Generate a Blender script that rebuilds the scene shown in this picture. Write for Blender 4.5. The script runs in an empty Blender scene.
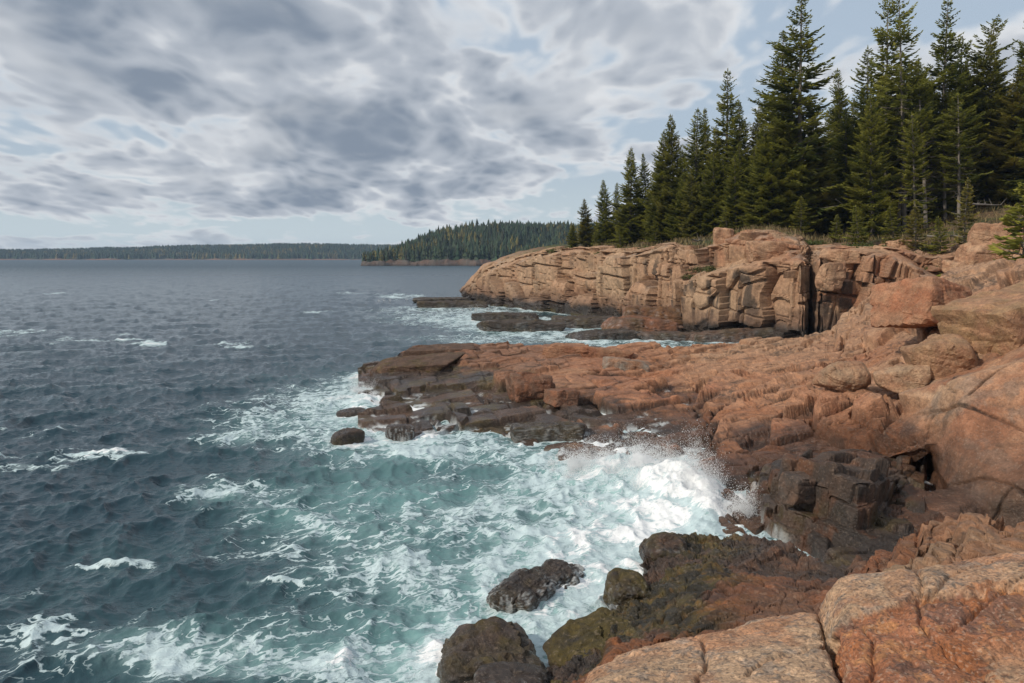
import bpy, math, random
import numpy as np
from mathutils import Vector, Matrix

random.seed(7)
SC = bpy.context.scene
COL = SC.collection
EYE, F, HY = 6.5, 796.444, 256.5          # eye height above the sea, focal length in pixels, horizon row


def at(px, py, Y):
    """point at distance Y along the ground, seen in column px and row py"""
    return ((px - 512) / F * Y, Y, EYE - (py - HY) / F * Y)


# ------------------------------------------------------------------ noise
def hsh(ix, iy, iz, seed=0):
    with np.errstate(over='ignore'):
        n = (ix.astype(np.int64) * 374761393 + iy.astype(np.int64) * 668265263 +
             iz.astype(np.int64) * 1440670441 + np.int64(seed) * 974711) & 0xFFFFFFFF
        n = n.astype(np.uint32)
        n = (n ^ (n >> 15)) * np.uint32(2246822519)
        n = (n ^ (n >> 13)) * np.uint32(3266489917)
        n = n ^ (n >> 16)
    return n.astype(np.float32) / 4294967296.0


def vnoise(P, seed=0):
    """smooth noise, about -1..1"""
    I = np.floor(P).astype(np.int64)
    f = (P - I).astype(np.float32)
    f = f * f * f * (f * (f * 6 - 15) + 10)
    x, y, z = I[:, 0], I[:, 1], I[:, 2]
    fx, fy, fz = f[:, 0], f[:, 1], f[:, 2]
    r = 0
    for dz in (0, 1):
        wz = fz if dz else 1 - fz
        for dy in (0, 1):
            wy = fy if dy else 1 - fy
            for dx in (0, 1):
                wx = fx if dx else 1 - fx
                r = r + hsh(x + dx, y + dy, z + dz, seed) * (wx * wy * wz)
    return r * 2 - 1


def fbm(P, scale, octs=4, seed=0, gain=0.5, aniso=(1, 1, 1)):
    Q = np.asarray(P, np.float64) * np.array(aniso) / scale
    a, r, n = 1.0, 0, 0
    for o in range(octs):
        r = r + a * vnoise(Q * (2.03 ** o) + 17.3 * o, seed + 31 * o)
        n += a
        a *= gain
    return r / n * 1.5


def sst(a, b, x):
    t = np.clip((x - a) / (b - a), 0, 1)
    return t * t * (3 - 2 * t)


def rot(yaw=0, dip=0, roll=0):
    return np.array((Matrix.Rotation(math.radians(yaw), 3, 'Z') @ Matrix.Rotation(math.radians(dip), 3, 'X')
                     @ Matrix.Rotation(math.radians(roll), 3, 'Y')).transposed())


def cells1(x, s, jit):
    i = np.floor(x).astype(np.int64)
    b0 = i + jit * (hsh(i, s, s * 0, 5) - .5)
    lowr = x < b0
    i = np.where(lowr, i - 1, i)
    lo = i + jit * (hsh(i, s, s * 0, 5) - .5)
    hi = i + 1 + jit * (hsh(i + 1, s, s * 0, 5) - .5)
    return i, x - (lo + hi) / 2, np.minimum(x - lo, hi - x)


def bricks(P, R, size, seed, warp=0.15, wscale=2.0, jit=0.75, order=(2, 0, 1)):
    """irregular jointed blocks: id hashes, local coordinates (metres) and distance to the nearest joint (metres)"""
    W = np.stack([fbm(P, wscale, 2, seed + 100 * k, .35) for k in range(3)], 1) * warp
    Q = (P + W) @ R.T
    s = np.zeros(len(P), np.int64) + seed
    loc = np.zeros_like(Q)
    dist = np.full(len(P), 1e9)
    for n, ax in enumerate(order):
        q = Q[:, ax] / size[ax] + hsh(s, s * 0 + ax, s * 0, 11) * 7
        i, l, d = cells1(q, s, jit)
        loc[:, ax] = l * size[ax]
        dist = np.minimum(dist, d * size[ax])
        s = (i * 7919 + s * 104729 + 13 * ax) % 1000003
    return s, loc, dist


def terrace(P, R, size, seed, k=.85, tilt=.03, crack=.08, cw=.04, axis=2, **kw):
    """stepped slabs: inside every joint block the surface is drawn towards one flat bedding plane"""
    kw.setdefault('order', (1, 0, 2))
    s, loc, d = bricks(P, R, size, seed, **kw)
    z = s * 0
    h = -k * loc[:, axis]
    for a in [q for q in range(3) if q != axis]:
        h = h + tilt * loc[:, a] * (hsh(s, z + a, z, 2) * 2 - 1)
    h = h - crack * np.exp(-(d / cw) ** 2) * (1 if axis == 2 else -1)      # axes 0 and 1 point into a cliff
    return h[:, None] * R[axis]


def joint_shade(P, specs):
    """0..1: crack shade painted as dark colour along the thin joint lines of the block sets"""
    r = 0
    for (R, size, seed, w, kw) in specs:
        s, loc, d = bricks(P, R, size, seed, **kw)
        r = np.maximum(r, np.exp(-(d / w) ** 2))
    return r * np.clip(.55 + .9 * fbm(P, 1.1, 3, 77), 0, 1)


def block_h(P, R, size, seed, amp, tilt=0.1, crack=0.1, cw=0.05, edge=0.0, er=0.2, **kw):
    s, loc, d = bricks(P, R, size, seed, **kw)
    z = s * 0
    h = amp * (hsh(s, z, z, 1) * 2 - 1)
    for k in range(3):
        h = h + tilt * loc[:, k] * (hsh(s, z + k, z, 2) * 2 - 1)
    h = h - crack * np.exp(-(d / cw) ** 2)
    if edge:
        h = h - edge * np.clip(1 - d / er, 0, 1) ** 2
    return h


# ------------------------------------------------------------------ mesh output
def mesh_np(name, V, Fq, mat, parent=None, smooth=False, cols=None, floats=None, tri=False):
    n = 3 if tri else 4
    Fq = np.asarray(Fq, np.int32).reshape(-1, n)
    V = np.asarray(V, np.float32)
    me = bpy.data.meshes.new(name)
    me.vertices.add(len(V))
    me.vertices.foreach_set('co', V.ravel())
    me.loops.add(Fq.size)
    me.loops.foreach_set('vertex_index', Fq.ravel())
    me.polygons.add(len(Fq))
    me.polygons.foreach_set('loop_start', np.arange(0, Fq.size, n, dtype=np.int32))
    me.polygons.foreach_set('use_smooth', np.full(len(Fq), bool(smooth)))
    if cols is not None:
        a = me.attributes.new('col', 'FLOAT_COLOR', 'POINT')
        c4 = np.ones((len(V), 4), np.float32)
        c4[:, :3] = cols
        a.data.foreach_set('color', c4.ravel())
    for k, v in (floats or {}).items():
        a = me.attributes.new(k, 'FLOAT', 'POINT')
        a.data.foreach_set('value', np.asarray(v, np.float32))
    me.update(calc_edges=True)
    me.validate()
    if mat:
        me.materials.append(mat)
    ob = bpy.data.objects.new(name, me)
    COL.objects.link(ob)
    if parent:
        ob.parent = parent
    return ob


def tag(o, label, cat, group=None, kind=None):
    o['label'] = label
    o['category'] = cat
    if group:
        o['group'] = group
    if kind:
        o['kind'] = kind
    return o


def empty(name, loc):
    o = bpy.data.objects.new(name, None)
    COL.objects.link(o)
    o.location = loc
    o.empty_display_size = .3
    return o


# ------------------------------------------------------------------ node helper
class NT:
    def __init__(s, tree):
        s.t = tree
        s.t.nodes.clear()

    def n(s, typ, ins=None, **props):
        nd = s.t.nodes.new(typ)
        for k, v in props.items():
            setattr(nd, k, v)
        for k, v in (ins or {}).items():
            s.put(nd.inputs[k], v)
        return nd

    def put(s, sock, v):
        if isinstance(v, bpy.types.NodeSocket):
            s.t.links.new(v, sock)
        elif isinstance(v, bpy.types.Node):
            s.t.links.new(v.outputs[0], sock)
        else:
            if sock.type == 'RGBA' and len(v) == 3:
                v = (*v, 1)
            sock.default_value = v

    def m(s, op, a, b=0.0, c=0.0, clamp=False):
        return s.n('ShaderNodeMath', {0: a, 1: b, 2: c}, operation=op, use_clamp=clamp).outputs[0]

    def vm(s, op, a, b=(0, 0, 0)):
        nd = s.n('ShaderNodeVectorMath', {0: a, 1: b}, operation=op)
        return nd.outputs[1] if op in ('LENGTH', 'DISTANCE', 'DOT_PRODUCT') else nd.outputs[0]

    def scale(s, a, f):
        nd = s.n('ShaderNodeVectorMath', {0: a}, operation='SCALE')
        s.put(nd.inputs['Scale'], f)
        return nd.outputs[0]

    def noise(s, vec, scale, detail=4, rough=.55, dist=0.0, out=0):
        return s.n('ShaderNodeTexNoise', {'Vector': vec, 'Scale': scale, 'Detail': detail, 'Roughness': rough,
                                          'Distortion': dist}).outputs[out]

    def mr(s, v, a, b, c=0.0, d=1.0, smooth=True):
        return s.n('ShaderNodeMapRange', {'Value': v, 'From Min': a, 'From Max': b, 'To Min': c, 'To Max': d},
                   interpolation_type='SMOOTHSTEP' if smooth else 'LINEAR').outputs[0]

    def mix(s, f, a, b, blend='MIX'):
        nd = s.n('ShaderNodeMix', data_type='RGBA', blend_type=blend)
        s.put(nd.inputs[0], f)
        s.put(nd.inputs[6], a)
        s.put(nd.inputs[7], b)
        return nd.outputs[2]


def new_mat(name):
    m = bpy.data.materials.new(name)
    m.use_nodes = True
    return m, NT(m.node_tree)


def rock_material(name, grain=26.0, grain_amt=.35, b_amp=.05):
    m, t = new_mat(name)
    pos = t.n('ShaderNodeNewGeometry').outputs['Position']
    col = t.n('ShaderNodeAttribute', attribute_name='col').outputs['Color']
    wet = t.n('ShaderNodeAttribute', attribute_name='wet').outputs['Fac']
    n1 = t.noise(pos, 1.7, 6, .62)
    n2 = t.noise(pos, grain, 3, .7)
    n3 = t.noise(pos, grain * .22, 5, .7)
    v1 = t.mr(n1, .3, .7, .78, 1.2, False)
    v2 = t.mr(n2, .3, .7, 1 - grain_amt, 1 + grain_amt, False)
    v3 = t.mr(n3, .3, .7, .68, 1.32, False)
    k = t.m('MULTIPLY', t.m('MULTIPLY', v1, v2), v3)
    c = t.vm('MULTIPLY', col, t.n('ShaderNodeCombineXYZ', {0: k, 1: k, 2: k}).outputs[0])
    # black and pale mineral grains
    vo = t.n('ShaderNodeTexVoronoi', {'Vector': pos, 'Scale': grain * 1.6}).outputs['Color']
    sp = t.n('ShaderNodeSeparateColor', {0: vo}).outputs[0]
    c = t.mix(t.m('MULTIPLY', t.mr(sp, .86, .93), t.m('MULTIPLY', grain_amt, 1.2)), c, (.05, .04, .035))
    c = t.mix(t.m('MULTIPLY', t.mr(sp, .13, .05), t.m('MULTIPLY', grain_amt, .7)), c, (.5, .38, .29))
    c = t.mix(t.m('MULTIPLY', wet, .25), c, (.02, .016, .013))
    rough = t.mr(wet, 0, 1, .85, .16, False)
    rough = t.m('ADD', rough, t.m('MULTIPLY', t.m('SUBTRACT', n3, .5), .25))
    hgt = t.m('ADD', t.m('MULTIPLY', t.noise(pos, 5, 8, .68), 1.0), t.m('MULTIPLY', n2, .38))
    bp = t.n('ShaderNodeBump', {'Height': hgt, 'Strength': .9, 'Distance': b_amp})
    p = t.n('ShaderNodeBsdfPrincipled', {'Base Color': c, 'Roughness': rough, 'Normal': bp})
    p.inputs['Specular IOR Level'].default_value = .35
    t.n('ShaderNodeOutputMaterial', {'Surface': p})
    return m


ROCK = rock_material('granite', 16, .2, .10)
ROCKF = rock_material('granite_near', 38, .44, .04)

TAN = np.array((.44, .29, .18))
PINK = np.array((.375, .20, .115))
RED = np.array((.29, .122, .064))
RUST = np.array((.27, .10, .038))
BROWN = np.array((.145, .085, .056))
DARK = np.array((.05, .038, .031))
OLIVE = np.array((.11, .08, .022))
GREY = np.array((.23, .195, .16))
BLACK = np.array((.022, .02, .018))


def lerp(a, b, t):
    t = np.asarray(t)[:, None]
    return a * (1 - t) + b * t


# ------------------------------------------------------------------ lofted rock
def cr(A, axis, counts, tens=.62):
    A = np.moveaxis(A, axis, 0)
    out = []
    n = len(A)
    for i in range(n - 1):
        p0, p1, p2, p3 = A[max(i - 1, 0)], A[i], A[i + 1], A[min(i + 2, n - 1)]
        m1, m2 = (p2 - p0) * .5 * tens, (p3 - p1) * .5 * tens
        for k in range(counts[i]):
            t = k / counts[i]
            t2, t3 = t * t, t * t * t
            out.append((2 * t3 - 3 * t2 + 1) * p1 + (t3 - 2 * t2 + t) * m1 + (-2 * t3 + 3 * t2) * p2 + (t3 - t2) * m2)
    out.append(A[-1])
    return np.moveaxis(np.array(out), 0, axis)


def proj(P):
    Y = np.maximum(P[..., 1], 1)
    return np.stack([512 + P[..., 0] / Y * F, HY + (EYE - P[..., 2]) / Y * F], -1)


def seg_counts(G, axis, pspace, wspace, cap):
    px = np.linalg.norm(np.diff(proj(G), axis=axis), axis=-1)
    w = np.linalg.norm(np.diff(G, axis=axis), axis=-1)
    other = 1 - axis
    n = np.maximum(np.quantile(px, .85, axis=other) / pspace, np.quantile(w, .7, axis=other) / wspace)
    return np.clip(np.ceil(n), 2, cap).astype(int)


def normals(G):
    du = np.gradient(G, axis=0)
    dv = np.gradient(G, axis=1)
    N = np.cross(du, dv)
    N /= np.maximum(np.linalg.norm(N, axis=-1, keepdims=True), 1e-9)
    return N


ALL_ROCK = []     # vertices of every rock, for the shoreline


def loft(name, cols, disp, color, mat, pspace=1.3, wspace=.12, cap=140, tens=.62, flip=False, smooth=False, ncap=90, blur=1):
    G = np.array(cols, float)
    G = cr(G, 0, seg_counts(G, 0, pspace, 1e9, ncap), tens)
    G = cr(G, 1, seg_counts(G, 1, pspace, wspace, cap), tens)
    N = normals(G)
    ref = N[:, N.shape[1] // 4: 3 * N.shape[1] // 4]
    if (ref[..., 2].mean() - ref[..., 1].mean()) < 0:
        N = -N
        flip = not flip
    nu, nv = G.shape[:2]
    P0 = G.reshape(-1, 3)
    Nf = N.reshape(-1, 3)
    D = disp(P0, Nf).reshape(nu, nv, 3)
    for r in range(blur):                      # joint steps one to two rows wide, never a ragged single row
        for ax in (0, 1):
            E = np.moveaxis(D, ax, 0).copy()
            E[1:-1] = (E[:-2] + 2 * E[1:-1] + E[2:]) / 4
            D = np.moveaxis(E, 0, ax)
    P = P0 + D.reshape(-1, 3)
    ALL_ROCK.append(P)
    idx = np.arange(nu * nv).reshape(nu, nv)
    a, b, c, d = idx[:-1, :-1], idx[1:, :-1], idx[1:, 1:], idx[:-1, 1:]
    Fq = np.stack([a, d, c, b] if flip else [a, b, c, d], -1).reshape(-1, 4)
    N2 = normals(P.reshape(nu, nv, 3)).reshape(-1, 3)
    if flip:
        N2 = -N2
    colr, wet = color(P, N2)
    return mesh_np(name, P, Fq, mat, smooth=smooth, cols=np.clip(colr, 0.005, .9), floats={'wet': np.clip(wet, 0, 1)})


def poly_rock(name, c, dims, seed, color, mat, rz=0, tilt=(0, 0), cuts=9, sub=5, soft=14, rough=.05, hard=.0, parent=None):
    """a chiselled boulder: the unit ball pressed between cut planes, sized, turned and roughened"""
    import bmesh
    bm = bmesh.new()
    bmesh.ops.create_icosphere(bm, subdivisions=sub, radius=1)
    D = np.array([v.co[:] for v in bm.verts])
    Ft = np.array([[v.index for v in f.verts] for f in bm.faces])
    bm.free()
    rg = np.random.RandomState(seed)
    pl = [((1, 0, 0), .8), ((-1, 0, 0), .8), ((0, 1, 0), .8), ((0, -1, 0), .8), ((0, 0, 1), .8), ((0, 0, -1), .8)]
    for i in range(cuts):
        n = rg.normal(size=3)
        pl.append((n / np.linalg.norm(n), rg.uniform(.8, 1.05) + hard))
    acc = 0
    for n, d in pl:
        n = np.array(n, float) + rg.normal(size=3) * .1
        n /= np.linalg.norm(n)
        q = np.maximum(D @ n / d, 0)
        acc = acc + q ** soft
    r = acc ** (-1 / soft)
    P = D * r[:, None] * np.array(dims) / .8 / 2
    R = np.array(Matrix.Rotation(math.radians(rz), 3, 'Z') @ Matrix.Rotation(math.radians(tilt[0]), 3, 'X') @ Matrix.Rotation(math.radians(tilt[1]), 3, 'Y'))
    P = P @ R.T
    Dn = D @ R.T
    s = min(dims)
    W = P + np.array(c)
    h = fbm(W, s * .5, 5, seed, .55) * rough * s + block_h(W, rot(rz, 15, 10), (s * .7, s * .6, s * .45), seed, rough * s * .6, .08, rough * s * .5, s * .03, warp=s * .1, wscale=s)
    P = P + Dn * h[:, None]
    W = P + np.array(c)
    ALL_ROCK.append(W)
    colr, wet = color(W, Dn)
    ob = mesh_np(name, P, Ft, mat, cols=np.clip(colr, .005, .9), floats={'wet': np.clip(wet, 0, 1)}, tri=True, parent=parent)
    ob.location = c
    return ob
# ------------------------------------------------------------------ the headland cliff under the spruces
def W_(px, Y, Z):
    return ((px - 512) / F * Y, Y, Z)


def zat(py, Y):
    return EYE - (py - HY) / F * Y


# px: foot(py,Y) edge ledge upper back
CL = [
    (462, (302, 117), (297, 118), (295, 119), (293.5, 121), (292, 126)),
    (472, (303, 114), (288, 116), (285, 118), (283, 121), (281, 128)),
    (485, (304, 109), (277, 111), (272, 114), (269, 118), (266.5, 128)),
    (500, (306, 104.5), (268, 107), (265, 110), (262.5, 113), (260, 124)),
    (530, (309, 98.5), (259.5, 101), (257, 103.5), (253.5, 107), (250.5, 119)),
    (560, (313, 91.6), (254, 94), (251.5, 96.5), (248.5, 100), (246.5, 112)),
    (600, (319, 82.8), (254, 85), (251.5, 87), (248.5, 90), (245, 102)),
    (628, (323.5, 77.2), (256, 79), (253.5, 81), (250.5, 85), (244.5, 96)),
    (640, (326, 74.5), (254.5, 76.5), (252.5, 78.5), (249.5, 82), (243, 94)),
    (674, (331, 69.8), (248.5, 72), (246.5, 74), (244.5, 77.5), (239.5, 90)),
    (684, (333, 67.8), (282, 68), (278, 70.5), (247, 72), (238, 85)),
    (700, (335, 66), (277, 65.4), (274, 69), (246, 70.5), (236, 84)),
    (715, (336, 65), (271, 64), (268, 67.5), (243, 69.5), (234, 82)),
    (745, (339, 62.7), (264, 62), (260, 65.5), (233, 67.5), (229, 79)),
    (775, (342, 60.5), (262, 60), (257, 63), (232, 66), (227.5, 78)),
    (798, (345, 58.5), (261, 58.3), (254, 61), (239, 64), (229.5, 76)),
    (804, (345, 58.8), (261.5, 58.8), (255, 61.5), (242, 64.5), (230, 76)),
    (808, (345, 61), (262, 61), (256, 63), (244, 65.5), (231, 76)),
    (812, (345, 61), (260, 61), (253, 63), (245, 65.5), (232, 76)),
    (817, (345, 58.8), (254.5, 59.2), (250.5, 61.2), (246, 64), (233, 76)),
    (860, (345, 57), (251, 58), (248.5, 60), (245.5, 63), (233, 75)),
    (900, (345, 56), (258, 56.5), (254, 58), (247, 61), (228, 74)),
    (930, (345, 54), (281, 54.3), (272, 56.5), (251, 60), (222, 73)),
    (960, (345, 52), (287, 52.3), (268, 56), (245, 60), (214, 72)),
    (1000, (345, 50), (280, 50.5), (260, 54), (239, 58), (206, 70)),
    (1060, (345, 48), (270, 48.5), (252, 52), (231, 56), (199, 68)),
    (1150, (345, 47), (262, 47.5), (245, 51), (224, 55), (193, 67)),
    (1320, (345, 46), (255, 46.5), (238, 50), (218, 54), (188, 66)),
]
_cpx = np.array([c[0] for c in CL], float)
_upY = np.array([c[4][1] for c in CL], float)
_edY = np.array([c[2][1] for c in CL], float)

colsA = []
for px, f_, e_, l_, u_, b_ in CL:
    fz, ez = zat(*f_), zat(*e_)
    zb, zu = zat(*b_), zat(*u_)
    fy, ey = f_[1], e_[1]
    tipk = float(sst(680, 560, np.array(px)))
    colsA.append([W_(px, fy - 1.6, -1.6), W_(px, fy - .6, -.1 + fz), W_(px, fy, fz + .5), W_(px, fy * .7 + ey * .3, fz + .28 * (ez - fz)),
                  W_(px, fy * .35 + ey * .65, fz + .62 * (ez - fz)), W_(px, ey - .15, fz + .93 * (ez - fz)), W_(px, ey + .35, ez),
                  W_(px, l_[1], zat(*l_)), W_(px, l_[1] + .4, zat(*l_) * .3 + zu * .7), W_(px, u_[1], zu), W_(px, b_[1], zb),
                  W_(px + 40 * tipk, b_[1] + 30, zb + 2.5 - 7 * tipk), W_(px + 90 * tipk, b_[1] + 80, zb + 4 - 17 * tipk)])
RA = rot(24, 3, -3)


RA2 = rot(-6, 3, 2)
KA = dict(warp=.2, wscale=4, order=(1, 2, 0))
KA2 = dict(warp=.2, wscale=4, order=(0, 2, 1))


def dispA(P, N):
    px = proj(P)[:, 0]
    back = sst(0, 4, P[:, 1] - np.interp(px, _cpx, _upY))
    face = (sst(.8, .45, N[:, 2]) * (1 - back))[:, None]
    right = sst(792, 804, px)[:, None]
    # the face breaks along flat joint planes
    v = terrace(P, RA, (1.7, 5.4, 5.0), 3, .86, .05, .5, .10, axis=0, **KA) * (1 - right)
    v = v + terrace(P, RA2, (3.4, 1.5, 5.0), 6, .86, .05, .5, .09, axis=1, **KA2) * right
    v = v + terrace(P, rot(32, 7, 5), (.7, 2.1, 2.3), 9, .55, .06, .16, .06, axis=0, **KA) * (1 - right)
    v = v + terrace(P, RA2, (1.9, .6, 2.2), 9, .45, .06, .16, .05, axis=1, **KA2) * right
    top = block_h(P, RA, (2.6, 2.4, 1.4), 14, .22, .06, .25, .09, edge=.03, er=.1, warp=.2, wscale=3)
    h = (top * (1 - face[:, 0]) + .08 * fbm(P, 4.2, 5, 4, .5) + .05 * fbm(P, .6, 3, 8)) * (1 - .8 * back) + back * .35 * fbm(P, 4, 4, 12)
    return N * h[:, None] + v * face


def colA(P, N):
    px, py = proj(P).T
    n1 = fbm(P, 5, 4, 21)
    n2 = fbm(P, 1.2, 4, 22)
    s, loc, d = bricks(P, RA, (1.7, 5.4, 5.0), 3, **KA)
    cell = hsh(s, s * 0, s * 0, 44)
    c = lerp(PINK * 1.0, TAN * .98, np.clip(.45 + .6 * n1 + .5 * (cell - .5) + .25 * sst(690, 500, px), 0, 1))
    c = lerp(c, RED * 1.2, .65 * sst(.1, .6, fbm(P, 4, 3, 25)) * sst(640, 760, px))
    face = sst(.75, .35, N[:, 2])
    st = fbm(P, .7, 4, 26, aniso=(1, 1, .13))
    stain = face * sst(-.08, .25, st) * sst(-.1, .2, fbm(P, 3.5, 3, 27) + .1)
    stain = stain * np.maximum(sst(600, 650, px), .4) * sst(8, 5, P[:, 2] + n2)
    jl = joint_shade(P, [(RA, (1.7, 5.4, 5.0), 3, .08, KA)]) * sst(804, 792, px)
    jn = np.maximum(jl, joint_shade(P, [(RA2, (3.4, 1.5, 5.0), 6, .07, KA2)]) * sst(792, 804, px))
    c = lerp(c, BLACK * 1.6, .8 * stain)
    c = lerp(c, BLACK * 1.5, .7 * jn * face)  # shade of the cliff cracks painted into the colour
    c = lerp(c, GREY, .45 * sst(.15, .5, fbm(P, 2.2, 4, 28)) * sst(.2, .9, N[:, 2]))
    # tide zone
    z = P[:, 2] + .35 * n2 + .3 * n1
    c = lerp(c, BROWN * 1.15, .75 * sst(3.2, 1.3, z))
    wet = sst(1.6, .9, z)
    c = lerp(c, lerp(DARK, OLIVE * .9, sst(.1, .4, n2) * sst(.7, .2, z)), wet)
    c = c * .94
    # soil and needles on the top
    back = sst(.2, 2.6, P[:, 1] + 1.2 * n1 - np.interp(px, _cpx, _upY)) * sst(480, 560, px)
    soil = lerp(np.array((.105, .068, .038)), np.array((.05, .062, .02)), sst(-.2, .4, fbm(P, 1.6, 4, 30)))
    soil = lerp(soil, np.array((.19, .12, .06)), .6 * sst(.05, .4, fbm(P, .9, 3, 33)) * sst(880, 960, px))
    c = lerp(c, soil, back)
    return c, wet * .8


headland = loft('headland_cliff', colsA, dispA, colA, ROCK, pspace=1.0, wspace=.16, cap=80, blur=0)
tag(headland, 'pink granite sea cliff with vertical cracks below the spruce trees', 'cliff', kind='structure')

# ------------------------------------------------------------------ middle ledge running up into the hill on the right
LB = [
    (358, (426, 30.4), (421, 31), (409, 33.9), (388, 39), (379, 40), (371.5, 41.4), (369, 42.6)),
    (370, (430, 29.8), (421, 30.8), (406, 34), (386, 38.5), (376, 39.8), (369, 41.8), (366, 43)),
    (385, (434, 29.1), (424, 30), (405, 33.5), (391, 36), (376, 39), (365, 41.2), (361, 43)),
    (405, (436, 28.8), (425, 29.8), (405, 33.6), (388, 36.6), (370, 40), (357, 42.6), (350, 45)),
    (420, (436, 28.8), (425, 30), (404, 34), (385, 37), (366, 40.5), (352, 43), (347.5, 45)),
    (470, (430, 29.8), (420, 31), (402, 34), (385, 36.5), (368, 39), (351, 43.5), (346.5, 45.5)),
    (510, (436, 28.8), (424, 30), (402, 33.5), (382, 36.5), (366, 39.5), (351, 44), (346, 46)),
    (560, (462, 25.2), (432, 28.3), (408, 32), (385, 36), (368, 39), (354, 44), (345.5, 46)),
    (610, (470, 24.2), (440, 27.3), (412, 31.5), (390, 35), (370, 39), (352, 44.5), (345.5, 46.5)),
    (650, (478, 23.3), (448, 26.2), (420, 30), (395, 34), (374, 38), (354, 44.5), (346, 47)),
    (690, (495, 21.7), (460, 24.8), (425, 29.3), (400, 33), (376, 37.5), (356, 44), (345.5, 47)),
    (725, (530, 18.9), (495, 21.2), (455, 24.5), (415, 28.8), (382, 34.5), (360, 41), (342, 48)),
    (765, (532, 18.9), (498, 21.2), (458, 24), (418, 27.3), (388, 31.5), (362, 39), (339, 48)),
    (800, (520, 20.5), (492, 22), (455, 23.8), (415, 26), (390, 29), (366, 36), (337, 48)),
    (826, (510, 22), (488, 22.8), (450, 24), (412, 25.2), (391, 27.4), (365, 35), (331, 46.5)),
    (845, (505, 22.4), (480, 23), (446, 23.9), (409, 24.8), (391.5, 27), (363, 34.4), (313, 45)),
    (862, (505, 22.6), (475, 23), (440, 23.6), (405, 24.4), (391.5, 26.6), (361, 33.8), (302, 44)),
    (884, (524, 18.4), (474, 24.2), (449, 23), (404, 24.1), (392, 26.1), (353, 33.4), (292, 43)),
    (900, (526, 18), (474, 24.3), (446, 22.7), (402, 23.8), (392, 25.7), (345, 33), (284, 42)),
    (926, (527, 17.8), (476, 23.9), (443, 22.2), (391, 23.3), (384, 25.3), (338, 31.6), (278.5, 40)),
    (940, (528, 17.7), (487, 21), (437, 21.8), (386, 22.8), (381, 25), (335, 31), (276, 39)),
    (960, (530, 17.6), (490, 20), (433, 21.1), (380, 22.3), (376, 24.6), (332, 30.2), (271, 38)),
    (985, (533, 18.9), (490, 19.3), (430, 20.7), (375, 22), (371, 24), (330, 29), (266, 37)),
    (1024, (530, 18.4), (485, 18.7), (425, 20.2), (363, 21.5), (360, 23), (320, 27.5), (256.5, 35)),
    (1100, (520, 18), (480, 18.2), (415, 19.5), (345, 20.5), (342, 22), (300, 26), (240, 33)),
    (1250, (505, 17.5), (465, 18), (400, 19), (330, 20), (322, 21.5), (280, 25), (222, 32)),
]
colsB = []
for c in LB:
    px = c[0]
    k = [at(px, py, Y) for py, Y in c[1:]]
    x0, y0, z0 = k[0]
    y7 = c[7][1]
    z7 = zat(*c[7])
    hill = float(sst(800, 900, np.array(px)))
    bz = -1.6 * (1 - hill) + (z7 - 2.2) * hill
    colsB.append([W_(px, y0 - 1.4, min(z0, 0) - 1.6)] + k + [W_(px, y7 + 1.0 + 2 * hill, z7 * .75 + bz * .25), W_(px, y7 + 2.6 + 6 * hill, bz), W_(px, y7 + 4 + 16 * hill, bz - .8)])
RB1 = rot(20, 7, -7)
RB2 = rot(13, 6, -6)


def wallmask(P):
    px, py = proj(P).T
    t = sst(880, 950, px + .35 * (420 - py))
    return t * sst(27, 24.5, P[:, 1])


TB1 = ((5.6, 1.9, .56), 51, dict(warp=.12, wscale=3, order=(1, 0, 2)))
TB2 = ((2.6, 1.0, .24), 57, dict(warp=.08, wscale=1.6, order=(1, 0, 2)))
TB3 = ((3.0, 1.9, .8), 71, dict(warp=.12, wscale=3, order=(1, 0, 2)))
RB3 = rot(32, -12, -15)
RW = rot(20, 12, -8)
TW = ((2.8, 2.4, 2.6), 63, dict(warp=.15, wscale=2.5))


def dispB(P, N):
    w = wallmask(P)[:, None]
    px = proj(P)[:, 0]
    hill = sst(840, 890, px)[:, None]
    v1 = terrace(P, RB1, TB1[0], TB1[1], .92, .03, .22, .05, **TB1[2])
    v2 = terrace(P + v1, RB2, TB2[0], TB2[1], .6, .04, .10, .035, **TB2[2])
    v2 = v2 + sst(600, 700, px)[:, None] * terrace(P + v1 + v2, RB2, (1.35, .5, .16), 61, .65, .05, .07, .03, warp=.08, wscale=1.2)
    v3 = terrace(P, RB3, TB3[0], TB3[1], .85, .05, .22, .05, **TB3[2])
    h3 = block_h(P, RW, TW[0], TW[1], .03, .012, .12, .022, **TW[2]) + .03 * fbm(P, .35, 4, 59, .55)
    n = (.05 * fbm(P, 2.6, 3, 52, .45) + .035 * fbm(P, .5, 4, 53))[:, None] * N
    v = (v1 * (1 - hill) + v3 * hill + v2 * (1 - .5 * hill)) * (1 - w) + w * N * (h3 + .07 * fbm(P, 1.6, 5, 58, .5))[:, None]
    return v + n


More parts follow.
